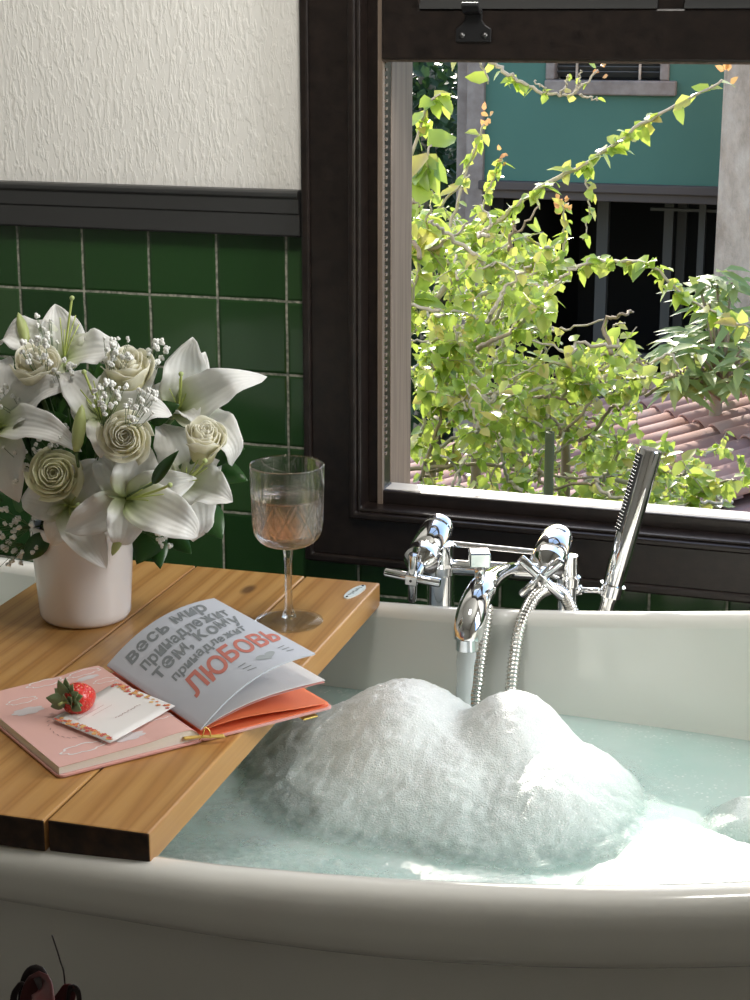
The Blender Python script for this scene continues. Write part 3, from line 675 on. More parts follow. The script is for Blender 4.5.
# left page block, domed towards the spine
def zl(u): s = -u/BW; return tz+.0025+.0105*(1-.32*s) - .0075*smooth((.06-s)/.06) + .003*sin(min(1, s/.35)*pi)*0.6
def sheet(mb, zf, u0, u1, v0=0, v1=BH, n=28, th=.0004, mv=6):
    rows = [[bp(lerp(u0, u1, i/n), lerp(v0, v1, j/mv), zf(lerp(u0, u1, i/n))) for j in range(mv+1)] for i in range(n+1)]
    mb.grid(rows); low = [[p-V((0,0,th)) for p in r_] for r_ in rows]
    b = len(mb.v); mb.grid(low, False)
    # close the rim
    m1 = mv+1; top = b-len(rows)*m1
    loop = [(0, j) for j in range(mv+1)]+[(i, mv) for i in range(1, n+1)]+[(n, j) for j in range(mv-1, -1, -1)]+[(i, 0) for i in range(n-1, 0, -1)]
    for k in range(len(loop)):
        a = loop[k]; c = loop[(k+1) % len(loop)]; ia, ic = a[0]*m1+a[1], c[0]*m1+c[1]
        mb.f.append((top+ia, top+ic, b+ic, b+ia))
n = 28; mb = MB(); rows = []
top_ = [(lerp(-BW, 0, i/n), zl(lerp(-BW, 0, i/n))) for i in range(n+1)]
for v_ in (0.001, BH-.001): rows.append([bp(u, v_, z-.0004) for u, z in top_]+[bp(0, v_, tz+.0026), bp(-BW, v_, tz+.0026)])
k_ = len(rows[0]); mb.add(rows[0]+rows[1], [(i, (i+1) % k_, k_+(i+1) % k_, k_+i) for i in range(k_)]+[tuple(range(k_)), tuple(range(k_, 2*k_))[::-1]])
mb.build('page_block', M['block'], book, smooth=False)
mb = MB(); sheet(mb, zl, -BW, 0, th=.0003); lp = mb.build('page', M['page_pink'], book, smooth=False, auto=None); lp['label'] = 'pink left page with white clouds'
# right pages
def zr1(u): s = max(0, u/.128); return tz+.0125+.050*(1-(1-min(s, 1.1))**2.3 if s < 1 else 1)*1.0 - .004*smooth(s-.2)
def zr2(u): s = max(0, u/.134); return tz+.0115+.0225*(1-abs(1-min(s, 1))**2.6) - .004*smooth(s)
def zr3(u): s = max(0, u/.136); return tz+.0105+.006*(1-abs(1-min(s, 1))**3.2) - .0095*smooth((s-.1)/.9)
mb = MB(); sheet(mb, zr1, .0, .122, th=.0016); rp = mb.build('page', M['page_grey'], book); rp['label'] = 'pale grey right page with hand lettering'; rp.data.set_sharp_from_angle(angle=radians(50))
mb = MB(); sheet(mb, zr2, .0, .133, th=.0004); mb.build('page', M['page_thin'], book).data.set_sharp_from_angle(angle=radians(50))
mb = MB(); sheet(mb, lambda u: zr2(u)-.0022*smooth(u/.03), .0, .1325, th=.0003); q = mb.build('page', M['page_blush'], book); q.data.set_sharp_from_angle(angle=radians(50)); q['label'] = 'blush pink page edge'
mb = MB(); sheet(mb, zr3, .0, .136, th=.0005); q = mb.build('page', M['orange'], book); q.data.set_sharp_from_angle(angle=radians(50)); q['label'] = 'orange back page'
# lettering: text outlines laid on the curved page
def text_mesh(s, size, off=0.0, shear=0.0):
    c = bpy.data.curves.new('lettering', 'FONT'); c.body = s; c.size = size; c.offset = off; c.shear = shear; c.resolution_u = 3; c.fill_mode = 'FRONT' if hasattr(c, 'fill_mode') and c.dimensions == '2D' else c.fill_mode
    o = bpy.data.objects.new('lettering', c); COL.objects.link(o)
    dg = bpy.context.evaluated_depsgraph_get(); me = bpy.data.meshes.new_from_object(o.evaluated_get(dg))
    bm = bmesh.new(); bm.from_mesh(me); bmesh.ops.triangulate(bm, faces=bm.faces)
    bmesh.ops.subdivide_edges(bm, edges=[e for e in bm.edges if e.calc_length() > size*.18], cuts=2); bmesh.ops.triangulate(bm, faces=bm.faces)
    vs2 = [tuple(q.co[:2]) for q in bm.verts]; bm.verts.index_update(); fs = [[q.index for q in f.verts] for f in bm.faces]
    bm.free(); bpy.data.objects.remove(o); bpy.data.meshes.remove(me); bpy.data.curves.remove(c)
    return vs2, fs
def letter(s, u0, u1, v0, v1, mat_, tilt=0.0, off=.03):
    # brush lettering: every character has its own lift and slant
    x = 0; glyphs = []
    for ch in s:
        if ch == ' ': x += .30; continue
        vs2, fs = text_mesh(ch, 1.0, off)
        a = min(p[0] for p in vs2); b = max(p[0] for p in vs2); k = rnd(.94, 1.1); dy = rnd(-.06, .06); sh_ = rnd(.10, .22)
        glyphs.append(([(x+(p[0]-a)*k+p[1]*sh_, p[1]*k+dy) for p in vs2], fs)); x += (b-a)*k+.075
    al = [p for g_, f_ in glyphs for p in g_]; a, b = min(p[0] for p in al), max(p[0] for p in al); c, d = min(p[1] for p in al), max(p[1] for p in al)
    mb = MB()
    for g_, f_ in glyphs:
        pts = []
        for px, py in g_:
            u = lerp(u0, u1, (px-a)/(b-a)); v_ = lerp(v0, v1, (py-c)/(d-c))+tilt*((px-a)/(b-a)); pts.append(bp(u, v_, zr1(u)+.0004))
        mb.add(pts, f_)
    mb.build('lettering', mat_, rp, smooth=False)
letter('весь мир', .010, .102, .152, .180, M['ink_grey'], .006)
letter('принадлежит', .012, .112, .124, .150, M['ink_grey'], .008)
letter('тем, кому', .012, .112, .096, .125, M['ink_grey'], .012)
letter('принадлежит', .018, .104, .076, .095, M['ink_grey'], .011)
letter('ЛЮБОВЬ', .016, .118, .034, .074, M['ink_red'], .014, .028)
# heart and small strokes under the lettering
mb = MB(); hpts = []
for k in range(40):
    a = 2*pi*k/40; hx = 16*sin(a)**3; hy = 13*cos(a)-5*cos(2*a)-2*cos(3*a)-cos(4*a); hpts.append((.084+hx*.00062, .025+hy*.00055))
mb.add([bp(.084, .025, zr1(.084)+.0004)]+[bp(u, v_, zr1(u)+.0004) for u, v_ in hpts], [(0, 1+k, 1+(k+1) % 40) for k in range(40)]); mb.build('heart_print', M['ink_soft'], rp, smooth=False)
mb = MB()
for u, v_, dv in ((.062,.024,-.002), (.063,.017,-.003), (.061,.031,0), (.105,.032,.002), (.106,.026,.001), (.107,.020,0)):
    P = [(u-.004, v_-.0007), (u+.004, v_+dv-.0007), (u+.004, v_+dv+.0007), (u-.004, v_+.0007)]
    mb.add([bp(a, b, zr1(a)+.0004) for a, b in P], [(0,1,2,3)])
mb.build('stroke_print', M['ink_grey'], rp, smooth=False)
# clouds on the pink page
def cloud(cu, cv_, w_, h_, filled, nb_=7):
    pts = []
    for k in range(nb_*6):
        a = 2*pi*k/(nb_*6); r_ = 1+.26*abs(sin(a*nb_/2)); pts.append((cu+w_*cos(a)*r_, cv_+h_*sin(a)*r_))
    mb = MB(); n = len(pts)
    if filled: mb.add([bp(cu, cv_, zl(cu)+.0003)]+[bp(u, v_, zl(u)+.0003) for u, v_ in pts], [(0, 1+k, 1+(k+1) % n) for k in range(n)])
    else:
        q = [(cu+(u-cu)*.89, cv_+(v_-cv_)*.80) for u, v_ in pts]
        mb.add([bp(u, v_, zl(u)+.0003) for u, v_ in pts]+[bp(u, v_, zl(u)+.0003) for u, v_ in q], [(k, (k+1) % n, n+(k+1) % n, n+k) for k in range(n)])
    mb.build('cloud_print', M['pale_ink'] if filled else M['white_ink'], lp, smooth=False)
def uvpage(px, py):
    p = onz(px, py, tz+.0105)-O; return p.dot(eu), p.dot(ev)
for px, py, a, b, f in ((45,684,.016,.007,0), (84,676,.015,.006,0), (22,701,.013,.006,0), (28,711,.013,.007,1), (106,684,.011,.005,0), (83,748,.018,.008,0), (128,738,.014,.007,1), (158,721,.014,.005,0), (88,681,.010,.004,1)):
    u, v_ = uvpage(px, py); cloud(u, v_, a, b, f)
mb = MB()
for k in range(11):
    a = radians(150+k*14); u, v_ = uvpage(72+24*cos(a), 722-16*sin(a)*1.0)
    d = eu*cos(a+.6)*.0022+ev*sin(a+.6)*.0022; p = bp(u, v_, zl(u)+.0003); s_ = V((-d.y, d.x, 0)).normalized()*.0004
    mb.add([p-d-s_, p+d-s_, p+d+s_, p-d+s_], [(0,1,2,3)])
mb.build('dash_print', M['dash_ink'], lp, smooth=False)
# gold ribbon at the spine and a gold tab under the back cover
rb = [bp(-.018, -.0005, tz+.0065), bp(-.006, -.003, tz+.006), bp(.006, -.007, tz+.005), bp(.018, -.010, tz+.004)]
mb = MB(); R1 = spline(rb, 5); mb.grid([[p-ev*(.0012+.0012*smooth(i/14-.3)), p+ev*.0012+V((0,0,.002))] for i, p in enumerate(R1)]); mb.build('ribbon', M['ribbon'], book, solid=.0006)
mb = MB(); wire = [(-.003,-.002,.003),(-.001,-.006,.010),(.002,-.004,.015),(.006,-.006,.010),(.005,-.008,.004)]
mb.tube(spline([bp(u, v_, tz+z) for u, v_, z in wire], 5), .0006, 8); mb.build('spine_clip', M['gold'], book)
mb = MB(); c = bp(BW-.022, .004, BZ1-.0032); mb.obox(c, eu*.008, ev*.005, V((0,0,.0010))); mb.build('gold_tab', M['gold'], book, smooth=False, bevel=.0006)

# ------------------------------------------------------------------ card on the left page
CZ = tz+.0162
ck = [onz(68, 729, CZ), onz(112, 742, CZ-.001), onz(173, 706, CZ), onz(117, 679, CZ)]     # left, front, right, back corners
ck = [onz(52, 719, CZ-.002), onz(110, 743, CZ-.002), onz(175, 707, CZ+.001), onz(116, 683, CZ+.0005)]
cc = sum(ck, V())/4
card = thing('gift_card', cc, 'small white card with orange floral border on the pink page', 'card')
def cp(a, b, dz=0):
    p = lerp(lerp(ck[0], ck[1], a), lerp(ck[3], ck[2], a), b); return p+V((0, 0, dz+.003*smooth(b-.6)))
mb = MB(); mb.grid([[cp(i/8, j/8) for j in range(9)] for i in range(9)]); mb.build('card_sheet', M['card'], card, solid=.0005)
mb = [MB(), MB(), MB()]
for k in range(120):
    side = k % 2; a = rnd(.02, .98); b = (rnd(.90, .985) if side else rnd(.015, .09))
    if side and a > .75 and rnd(0, 1) < .6: continue
    p = cp(a, b, .0006); r_ = rnd(.0014, .0034); ph = rnd(0, 6); N = 10
    mb[k % 3].add([p]+[p+eu*cos(2*pi*j/N+ph)*r_*(1 if j % 2 else .6)+ev*sin(2*pi*j/N+ph)*r_*(1 if j % 2 else .6) for j in range(N)], [(0, 1+j, 1+(j+1) % N) for j in range(N)])
for q, nm in zip(mb, 'abc'): q.build('floral_print', M['flora_'+nm], card, smooth=False)['kind'] = 'stuff'
mb = MB()
for a0_, a1_, b_ in ((.30,.30,0),):
    pass
def strip(mb, a0_, b0_, a1_, b1_, wd):
    p, q = cp(a0_, b0_, .0006), cp(a1_, b1_, .0006); d = (q-p).normalized(); s_ = V((-d.y, d.x, 0))*wd; mb.add([p-s_, q-s_, q+s_, p+s_], [(0,1,2,3)])
strip(mb, .28, .15, .28, .55, .00022); strip(mb, .36, .30, .36, .60, .00018)
for k in range(12): strip(mb, .62+.012*(k % 2), .42+k*.032, .62+.012*(k % 3), .44+k*.032, .00045)
mb.build('ruled_print', M['dash_ink'], card, smooth=False)
# ------------------------------------------------------------------ strawberry
sc = onz(79, 698, tz+.026); tipv = (onz(101, 690, tz+.024)-onz(60, 706, tz+.026)); tipv.z = -.004; tipv.normalize()
M['berry'] = mat('strawberry_skin', (.62,.035,.02), .28); t = NT(M['berry']); v = t.coord(); vo = t.n('ShaderNodeTexVoronoi'); vo.inputs['Scale'].default_value = 260; t.l(v, vo.inputs['Vector'])
t.col(t.mix((.62,.03,.018), (.80,.42,.12), t.ramp(vo.outputs['Distance'], [(.14,(1,1,1)),(.26,(0,0,0))]))); t.bump(t.ramp(vo.outputs['Distance'], [(.1,(0,0,0)),(.5,(1,1,1))]), .6, .0015)
M['calyx'] = leafmat('strawberry_calyx', [(0,(.17,.27,.12)),(1,(.36,.44,.25))], .2, (.2,.4,.05))
sb = thing('strawberry', V((sc.x, sc.y, CZ)), 'red strawberry with green leaves lying on the white card', 'strawberry')
base = sc-tipv*.013
mb = MB(); mb.lathe(arc([(.0,.0),(.008,-.001),(.0135,.003),(.0150,.010),(.0130,.019),(.008,.027),(.003,.0315),(0,.032)], 4), base, 32, tipv); mb.build('fruit', M['berry'], sb)
e1 = tipv.orthogonal().normalized(); e2 = tipv.cross(e1)
def leaf_shape(mb, b0, d, nrm, L, wd, fold=.25, curl=.0, n=6):
    d = d.normalized(); s_ = d.cross(nrm).normalized(); nn = s_.cross(d).normalized(); rows = []
    for i in range(n+1):
        t_ = i/n; ww = wd*(sin(pi*min(1, t_**.75))**.9)*.5+.0002; c = b0+d*L*t_+nn*(curl*L*t_*t_)
        rows.append([c-s_*ww+nn*ww*fold, c, c+s_*ww+nn*ww*fold])
    mb.grid(rows)
for k in range(13):
    a = 2*pi*k/13+rnd(-.15, .15); d = (e1*cos(a)+e2*sin(a))*1.0-tipv*rnd(.05, .55)+V((0,0,.15))
    st_ = base+tipv*.001+(e1*cos(a)+e2*sin(a))*.004
    if (st_+d.normalized()*.014).z < CZ+.002: d.z = abs(d.z)*.3+.1
    mb = MB(); leaf_shape(mb, st_, d, -tipv+V((0,0,.3)), rnd(.015, .020), rnd(.009, .012), .3, rnd(-.25, .1)); mb.build('sepal', M['calyx'], sb, solid=.0005)
mb = MB(); mb.tube([base, base-tipv*.007+V((0,0,.001)), base-tipv*.013], .0013, 8); mb.build('stalk', M['bud'], sb)

# ================================================================== VASE AND BOUQUET
vb = onz(86, 616, BZ1); VY = vb.y
vase = thing('flower_vase', vb, 'glossy white ceramic flower vase on the pine tray', 'vase')
def fluted(i, z, a): return 0
mb = MB(); mb.lathe([(0,.001),(.040,.0),(.0465,.002),(.0492,.007)]+arc([(.0498,.014),(.0515,.04),(.0535,.07),(.0552,.098),(.0556,.107)], 5)+[(.0552,.1095),(.0535,.1100),(.0518,.108),(.0495,.07),(.0470,.03),(.043,.014),(0,.012)], vb, 64); mb.build('vase_body', M['ceramic'], vase)
M['foam_block'] = mat('florist_foam', (.02,.035,.015), .95)
mb = MB(); mb.lathe([(0,.06),(.0485,.06),(.050,.085),(.042,.112),(.02,.12),(0,.122)], vb, 32); tag(mb.build('florist_foam', M['foam_block'], origin=vb), 'dark green florist foam inside the white vase', 'florist foam')
def bq(px, py, d): return ony(px, py, VY+d)
HEART = bq(86, 520, 0)      # where the stems meet

def petal(mb, P0, P1, P2, w_, nrm, cup=.22, ruf=.05, curl=0.0, nt=16, ms=9, ph=0.0, base=.22):
    pts = [bez(P0, P1, P2, i/nt) for i in range(nt+1)]; L_ = (P2-P0).length; rows = []
    for i in range(nt+1):
        t_ = i/nt; T_ = (pts[min(i+1, nt)]-pts[max(i-1, 0)]).normalized()
        s_ = T_.cross(nrm).normalized(); nn = s_.cross(T_).normalized()
        prof = max(0.0, sin(pi*t_**.78))**.75*(1-.12*t_)+base*(1-t_)**2
        if i == nt: prof = .015
        row = []
        for j in range(ms):
            s = 2*j/(ms-1)-1
            o = s_*(s*prof*w_*.5)+nn*(cup*prof*w_*(abs(s)**1.6) - curl*L_*smooth((t_-.65)/.35)**1.5*.3*1
                + ruf*w_*abs(s)**2*sin(9*t_*2+ph+(2 if s > 0 else 0))*sin(pi*min(1, t_*1.05)) - .03*w_*math.exp(-(s*5)**2)*prof)
            row.append(pts[i]+o)
        rows.append(row)
    mb.grid(rows)
def lily(center, tips, label, stig=None, w_=.034, axis=None, parts_front=None):
    c = bq(*center); tp = [bq(*t_[:3]) for t_ in tips]
    L0 = thing('lily', lerp(HEART, c, .0)+V((0,0,-.02)), label, 'lily', 'white lilies in the vase')
    ax = axis or (CAM-c).normalized()*.8+(c-HEART).normalized()*.6; ax = V(ax).normalized()
    for k, (t_, q) in enumerate(zip(tips, tp)):
        bulge = t_[3] if len(t_) > 3 else .18; ww = (t_[4] if len(t_) > 4 else 1.0)*w_*1.12; curl = t_[5] if len(t_) > 5 else .35
        d = q-c; P1 = lerp(c, q, .52)+ax*d.length*bulge+(V((0,0,1))*(t_[6] if len(t_) > 6 else 0))
        mb = MB(); petal(mb, c+d*.02, P1, q, ww, ax, cup=.20, ruf=.10, curl=curl*1.6, ph=k*1.7); mb.build('petal', M['lily'], L0, solid=.0007)
    if stig:
        s1 = bq(*stig); mid = lerp(c, s1, .55)+ax*.006+V((0,0,-.003))
        mb = MB(); pp = [bez(c, mid, s1, i/10) for i in range(11)]; mb.tube(pp, .0013, 8); pi_ = mb.build('pistil', M['pistil'], L0)
        mb = MB(); mb.sphere(s1, .0027, 10, 7); mb.build('stigma', M['stigma'], pi_)
        for k in range(4):
            a = k*1.7+.4; o = ax.orthogonal().normalized(); o2 = ax.cross(o); tt = c+(s1-c)*.62+o*cos(a)*.011+o2*sin(a)*.011
            mb = MB(); mb.tube([c, lerp(c, tt, .5)+ax*.003, tt], .0006, 6); mb.build('filament', M['pistil'], L0)
    mb = MB(); mb.tube(spline([c, c-ax*.02, lerp(c, HEART, .6), HEART+V((rnd(-.01,.01), rnd(-.01,.01), -.03))], 5), .0028, 8); mb.build('stem', M['stem'], L0)
    return L0
# tips: (px, py, depth, bulge along the flower's axis, width, tip curl)
lily((127,499,-.075), [(62,533,-.095,.16,1.0,.2), (146,440,-.06,.10,1.25,.3), (205,536,-.085,.30,1.25,.6), (118,553,-.10,.30,1.0,.7), (196,478,-.06,.12,1.05,.3), (95,450,-.05,.1,1.0,.4)],
     'white lily at the front of the bouquet, its long pistil pointing to the right', (170,485,-.125))
lily((70,506,-.055), [(16,497,-.07,.20,1.05,.4), (50,548,-.075,.22,.85,.3), (106,568,-.095,.20,1.15,.2), (104,458,-.05,.26,1.25,.5), (40,478,-.03,.1,1.0,.3), (118,500,-.05,.2,.9,.3)],
     'white lily hanging low over the rim of the vase above the strawberry', (78,505,-.085))
lily((184,482,-.035), [(160,418,-.02,.12,1.25,.35), (231,499,-.055,.12,1.25,.2), (222,462,-.02,.08,1.0,.2), (190,440,.0,.05,1.0,.2), (200,545,-.06,.25,1.1,.6)],
     'white lily nearest the wine glass, opening just below the half open rose', (205,461,-.075))
lily((178,412,.0), [(187,334,.005,.02,1.25,-.5), (206,352,.03,-.05,1.0,.2), (249,373,-.01,.12,1.12,.9), (244,466,-.03,.42,1.05,.5), (140,392,-.02,.25,.9,.4), (196,420,-.03,.2,.7,.3)],
     'upright white lily reaching out over the tiles beside the window casing', (181,374,-.02), .036)
lily((103,420,-.05), [(60,368,-.04,.12,1.1,.3), (158,343,.02,.20,1.25,.6), (170,408,-.06,.25,1.05,.5), (101,456,-.085,.22,.9,.4), (118,372,.0,.05,1.2,.2), (70,402,-.05,.1,1.0,.3)],
     'white trumpet lily in the middle of the bouquet between two roses', (84,372,-.075))
lily((64,360,.02), [(-8,330,.0,.24,1.2,.6), (55,304,.03,.02,1.15,.0), (74,316,.045,.0,1.0,.0), (128,352,.03,.22,1.1,.5), (20,392,-.01,.2,1.1,.4)],
     'white lily at the very top of the bouquet with one petal standing straight up', (72,298,.02), .036)
lily((1,428,-.04), [(67,376,-.05,.14,1.15,.4), (80,440,-.08,.34,1.0,.7), (17,503,-.07,.16,1.25,.2), (6,352,-.01,.1,1.2,.3), (-60,460,-.05,.15,1.0,.4), (-55,395,-.03,.1,1.0,.4)],
     'white lily on the outer side of the bouquet farthest from the window', (-6,420,-.08))

def rose(px, py, d, size, ax, label, mt, opening=1.0):
    c = bq(px, py, d); R0 = thing('rose', lerp(c, HEART, .5), label, 'rose', 'cream roses in the vase')
    ax = V(ax).normalized(); e1 = ax.orthogonal().normalized(); e2 = ax.cross(e1)
    side = opening < .5
    layers = [(2,.11,1.00,.0),(3,.23,1.04,.02),(3,.37,1.04,.07),(4,.54,1.0,.14),(4,.76,.91,.30),(5,1.0,.72 if not side else .92,.46 if not side else .24)]
    tall = 1.25 if not side else 1.55
    b0 = c-ax*size*(.85 if not side else 1.0); off = rnd(0, 6)
    for li, (n_, rr_, hh, flare) in enumerate(layers):
        for k in range(n_):
            a0_ = off+li*1.1+2*pi*k/n_+rnd(-.2, .2); span = 2*pi/n_*(1.55 if li else 1.8); rows = []; hj = rnd(.93, 1.06); fj = rnd(.6, 1.5); sk = rnd(.10, .22)
            for i in range(11):
                t_ = i/10; row = []
                for j in range(11):
                    s = j/10*2-1; a = a0_+s*span/2
                    edge = 1-(.20*abs(s)**2.4+.03*sin(7*s+k+li))*t_**1.5
                    rad_ = size*(rr_*.92+.02)*(sin(pi/2*min(1, t_*1.2))**.75)*(1-sk*s*t_)*(1+flare*fj*.35*smooth((t_-.62)/.38)**1.4)
                    z = size*hj*tall*hh*t_*edge - size*flare*fj*.42*smooth((t_-.70)/.30)**1.6
                    ra = e1*cos(a)+e2*sin(a)
                    row.append(b0+ra*(rad_*(.80 if not side else .72)+.0004)+ax*z+ra*size*.05*noise.noise(V((a*2.2, t_*3, li+px))))
                rows.append(row)
            mb = MB(); mb.grid(rows); mb.build('petal', mt, R0, solid=.0008)
    mb = MB(); mb.lathe([(0,0),(size*.45,.0),(size*.62,size*tall*.5),(size*.45,size*tall*.74),(size*.2,size*tall*.80),(0,size*tall*.82)], b0, 20, ax); mb.build('rose_heart', mt, R0)
    mb = MB(); mb.tube(spline([b0, lerp(b0, HEART, .5), HEART+V((rnd(-.01,.01), rnd(-.01,.01), -.03))], 4), .0026, 8); mb.build('stem', M['stem'], R0)
def toward(dx=0, dz=0): return (CAM-HEART).normalized()+RT*dx+V((0,0,1))*dz
rose(125, 437, -.085, .030, toward(-.05, .05), 'open cream rose in the middle of the bouquet, facing out', M['rose'])
rose(54, 474, -.085, .031, toward(-.1, .1), 'greenish cream rose low on the bouquet above the strawberry', M['rose_green'])
rose(205, 438, -.05, .027, toward(.15, 1.3), 'half open cream rose under the upright lily near the wine glass', M['rose'], .3)
rose(128, 368, -.03, .033, toward(.1, 1.6), 'tall cream rose at the top of the bouquet seen from its side', M['rose'], .3)
rose(36, 366, -.035, .032, toward(-.1, 1.5), 'cream rose tucked beneath the top lily, seen from its side', M['rose'], .3)

def bud(p0, p1, r_, label):
    a, b = bq(*p0), bq(*p1); ax = b-a; L_ = ax.length
    B = thing('lily_bud', a, label, 'lily bud', 'green lily buds in the vase')
    mb = MB(); mb.lathe([(0,0),(r_*.5,L_*.02),(r_*.85,L_*.2),(r_,L_*.45),(r_*.85,L_*.7),(r_*.45,L_*.9),(0,L_)], a, 12, ax, rmod=lambda i, z, q: -.12*r_*abs(sin(q*1.5))); mb.build('bud', M['bud'], B)
    mb = MB(); mb.tube(spline([a, lerp(a, HEART, .5), HEART+V((0,0,-.03))], 4), .0016, 6); mb.build('stem', M['stem'], B)
bud((76,452,-.09), (82,404,-.085), .0075, 'green lily bud standing just above the greenish rose')
bud((27,345,.0), (18,312,.01), .0065, 'green lily bud peeping out beside the top lily against the tiles')
bud((123,530,-.085), (112,556,-.095), .0052, 'small pale green lily bud hanging over the vase rim')

def leaf_sprig(px, py, d, tip, wd, label, nleaf=1):
    a = bq(px, py, d); b = bq(*tip); F_ = thing('leaf_sprig', a, label, 'leaf', 'dark green leaves in the vase')
    mb = MB(); dd = b-a; nn = (CAM-a).normalized()+V((0,0,.5)); leaf_shape(mb, a, dd, nn, dd.length, wd, .16, -.12, 10); mb.build('leaf', M['florist_leaf'], F_, solid=.0005)
    mb = MB(); mb.tube(spline([a, lerp(a, HEART, .6), HEART+V((0,0,-.02))], 4), .0012, 6); mb.build('stem', M['stem'], F_)
for q in (((197,505,-.03),(222,536,-.05),.034,'round green leaf under the lily nearest the wine glass'),
          ((160,520,-.03),(136,563,-.06),.036,'broad dark leaf hanging over the vase rim beneath the front lily'),
          ((155,530,-.02),(160,566,-.05),.024,'narrow dark leaf behind the broad leaf at the vase rim'),
          ((170,535,-.03),(190,551,-.05),.020,'small green leaf lying low above the pine tray'),
          ((50,535,-.05),(20,560,-.06),.024,'dark leaf drooping at the rim on the strawberry side of the bouquet'),
          ((205,460,-.01),(241,447,-.02),.026,'dark leaf below the half open rose, pointing at the window'),
          ((208,468,-.01),(246,478,-.02),.028,'dark leaf beneath the drooping petal of the upright lily'),
          ((152,484,-.115),(174,452,-.130),.013,'pointed green leaf standing up among the front lily petals'),
          ((150,420,-.02),(176,404,-.03),.026,'dark leaf in the gap between trumpet lily and upright lily'),
          ((40,430,-.02),(64,416,-.03),.028,'dark leaf in the gap behind the outer lily'),
          ((48,440,-.03),(30,455,-.03),.030,'dark leaf beside the greenish rose'),
          ((120,540,-.04),(128,522,-.06),.020,'dark leaf tucked under the petals of the front lily')):
    leaf_sprig(*q[0], q[1], q[2], q[3])
# dark filler leaves added for the deep shade between the flowers
mb = MB()
for k in range(330):
    th = rnd(0, 2*pi); ph = rnd(0, 1); r_ = rnd(.02, .085)
    c = HEART+V((cos(th)*r_*1.25-.01, abs(sin(th))*r_*.45-.01, .0+ph*.150*(1-(r_/.11)**2)))
    d = (c-HEART+V((rnd(-.03,.03), rnd(-.03,.03), rnd(0,.03)))).normalized(); leaf_shape(mb, c, d, V((rnd(-1,1), -1, rnd(0,1))), rnd(.025,.045), rnd(.012,.02), .2, -.1, 4)
tag(mb.build('gap_filler_foliage', M['florist_leaf'], origin=HEART), 'dark green leaves added for the deep shade inside the white bouquet', 'foliage', kind='stuff')
# gypsophila sprays
def gyp(px, py, d, n_, spread, label):
    c = bq(px, py, d); G = thing('gypsophila_sprig', c, label, 'baby\'s breath', 'gypsophila sprigs in the vase')
    fl = MB(); stm = MB(); nodes = [c+(HEART-c)*.25]
    stm.tube(spline([nodes[0], lerp(nodes[0], HEART, .5), HEART+V((0,0,-.01))], 3), .0007, 5)
    for k in range(int(n_*1.7)):
        p = c+(RT*rnd(-1,1)+UP*rnd(-1,1))*spread+(-FW)*rnd(-.01,.012); r_ = rnd(.0018, .0036)
        stm.tube([nodes[0]+(p-nodes[0])*.1, lerp(nodes[0], p, .6)+V((0,0,rnd(-.003,.003))), p], .0003, 4, False)
        for q in range(7):
            o = V((rnd(-1,1), rnd(-1,1), rnd(-1,1))).normalized()*r_*.62; fl.sphere(p+o, r_*.62, 6, 4)
    fl.build('blossom_spray', M['gyp'], G)['kind'] = 'stuff'; stm.build('stem', M['stem'], G)
for q in ((14,530,-.05,16,.026,'baby\'s breath low on the outer side of the bouquet, above the dark leaf'), (22,462,-.055,14,.022,'baby\'s breath beside the greenish rose, under the outer lily'),
          (48,448,-.06,9,.014,'baby\'s breath above the greenish rose'), (12,395,-.04,9,.018,'baby\'s breath along the outer lily petals'), (45,330,.01,8,.016,'baby\'s breath standing next to the topmost lily petal'),
          (110,398,-.10,14,.016,'baby\'s breath in front of the trumpet lily'), (140,405,-.09,10,.016,'baby\'s breath above the middle rose'), (62,370,-.04,9,.014,'baby\'s breath in front of the shaded side rose'),
          (158,352,-.01,8,.012,'baby\'s breath beside the tall rose at the top'), (118,352,-.045,14,.014,'baby\'s breath frilling over the tall rose'), (166,538,-.06,7,.010,'baby\'s breath hanging low under the front lily'),
          (56,436,-.07,6,.010,'baby\'s breath by the standing green bud'), (5,552,-.04,10,.018,'baby\'s breath lowest beside the vase'), (36,352,-.05,8,.014,'baby\'s breath over the rose below the top lily')):
    gyp(*q)

# ================================================================== DARK RED PLANT IN FRONT OF THE TUB
M['red_leaf'] = mat('maroon_leaf', (.07,.010,.011), .35); M['dark_leaf'] = mat('blackish_leaf', (.018,.010,.010), .4)
M['pot'] = mat('dark_clay_pot', (.06,.04,.035), .6)
pp = V((-.645, .93, 0)); red = thing('potted_plant', pp, 'dark red leaved pot plant standing in front of the tub', 'plant')
mb = MB(); mb.lathe([(0,0),(.06,0),(.064,.004),(.08,.13),(.085,.135),(.085,.16),(.078,.16),(.074,.14),(0,.138)], pp, 40); mb.build('pot', M['pot'], red, auto=40)
def strap(path, wd, mt, fold=.3):
    P = spline(path, 6); n_ = len(P); rows = []
    for i, p in enumerate(P):
        T_ = (P[min(i+1, n_-1)]-P[max(i-1, 0)]).normalized(); s_ = T_.cross(-FW).normalized(); nn = s_.cross(T_); ww = wd*(.35+.65*sin(pi*(i/(n_-1))**.8))*.5 if i < n_-1 else .0006
        rows.append([p-s_*ww+nn*ww*fold, p-s_*ww*.5+nn*ww*.1, p, p+s_*ww*.5+nn*ww*.1, p+s_*ww+nn*ww*fold])
    mb = MB(); mb.grid(rows); mb.build('leaf', mt, red, solid=.0008)
base = pp+V((0,0,.14))
def rl(px, py, d=0): return ony(px, py, .93+d)
strap([base, rl(40, 1100), rl(35, 1015), rl(41, 984), rl(46, 1006, -.02), rl(47, 1036, -.03)], .021, M['red_leaf'])
strap([base, rl(30, 1100, .01), rl(30, 1015, .01), rl(32, 980, .01), rl(40, 974, .0), rl(50, 1006, -.01)], .016, M['dark_leaf'])
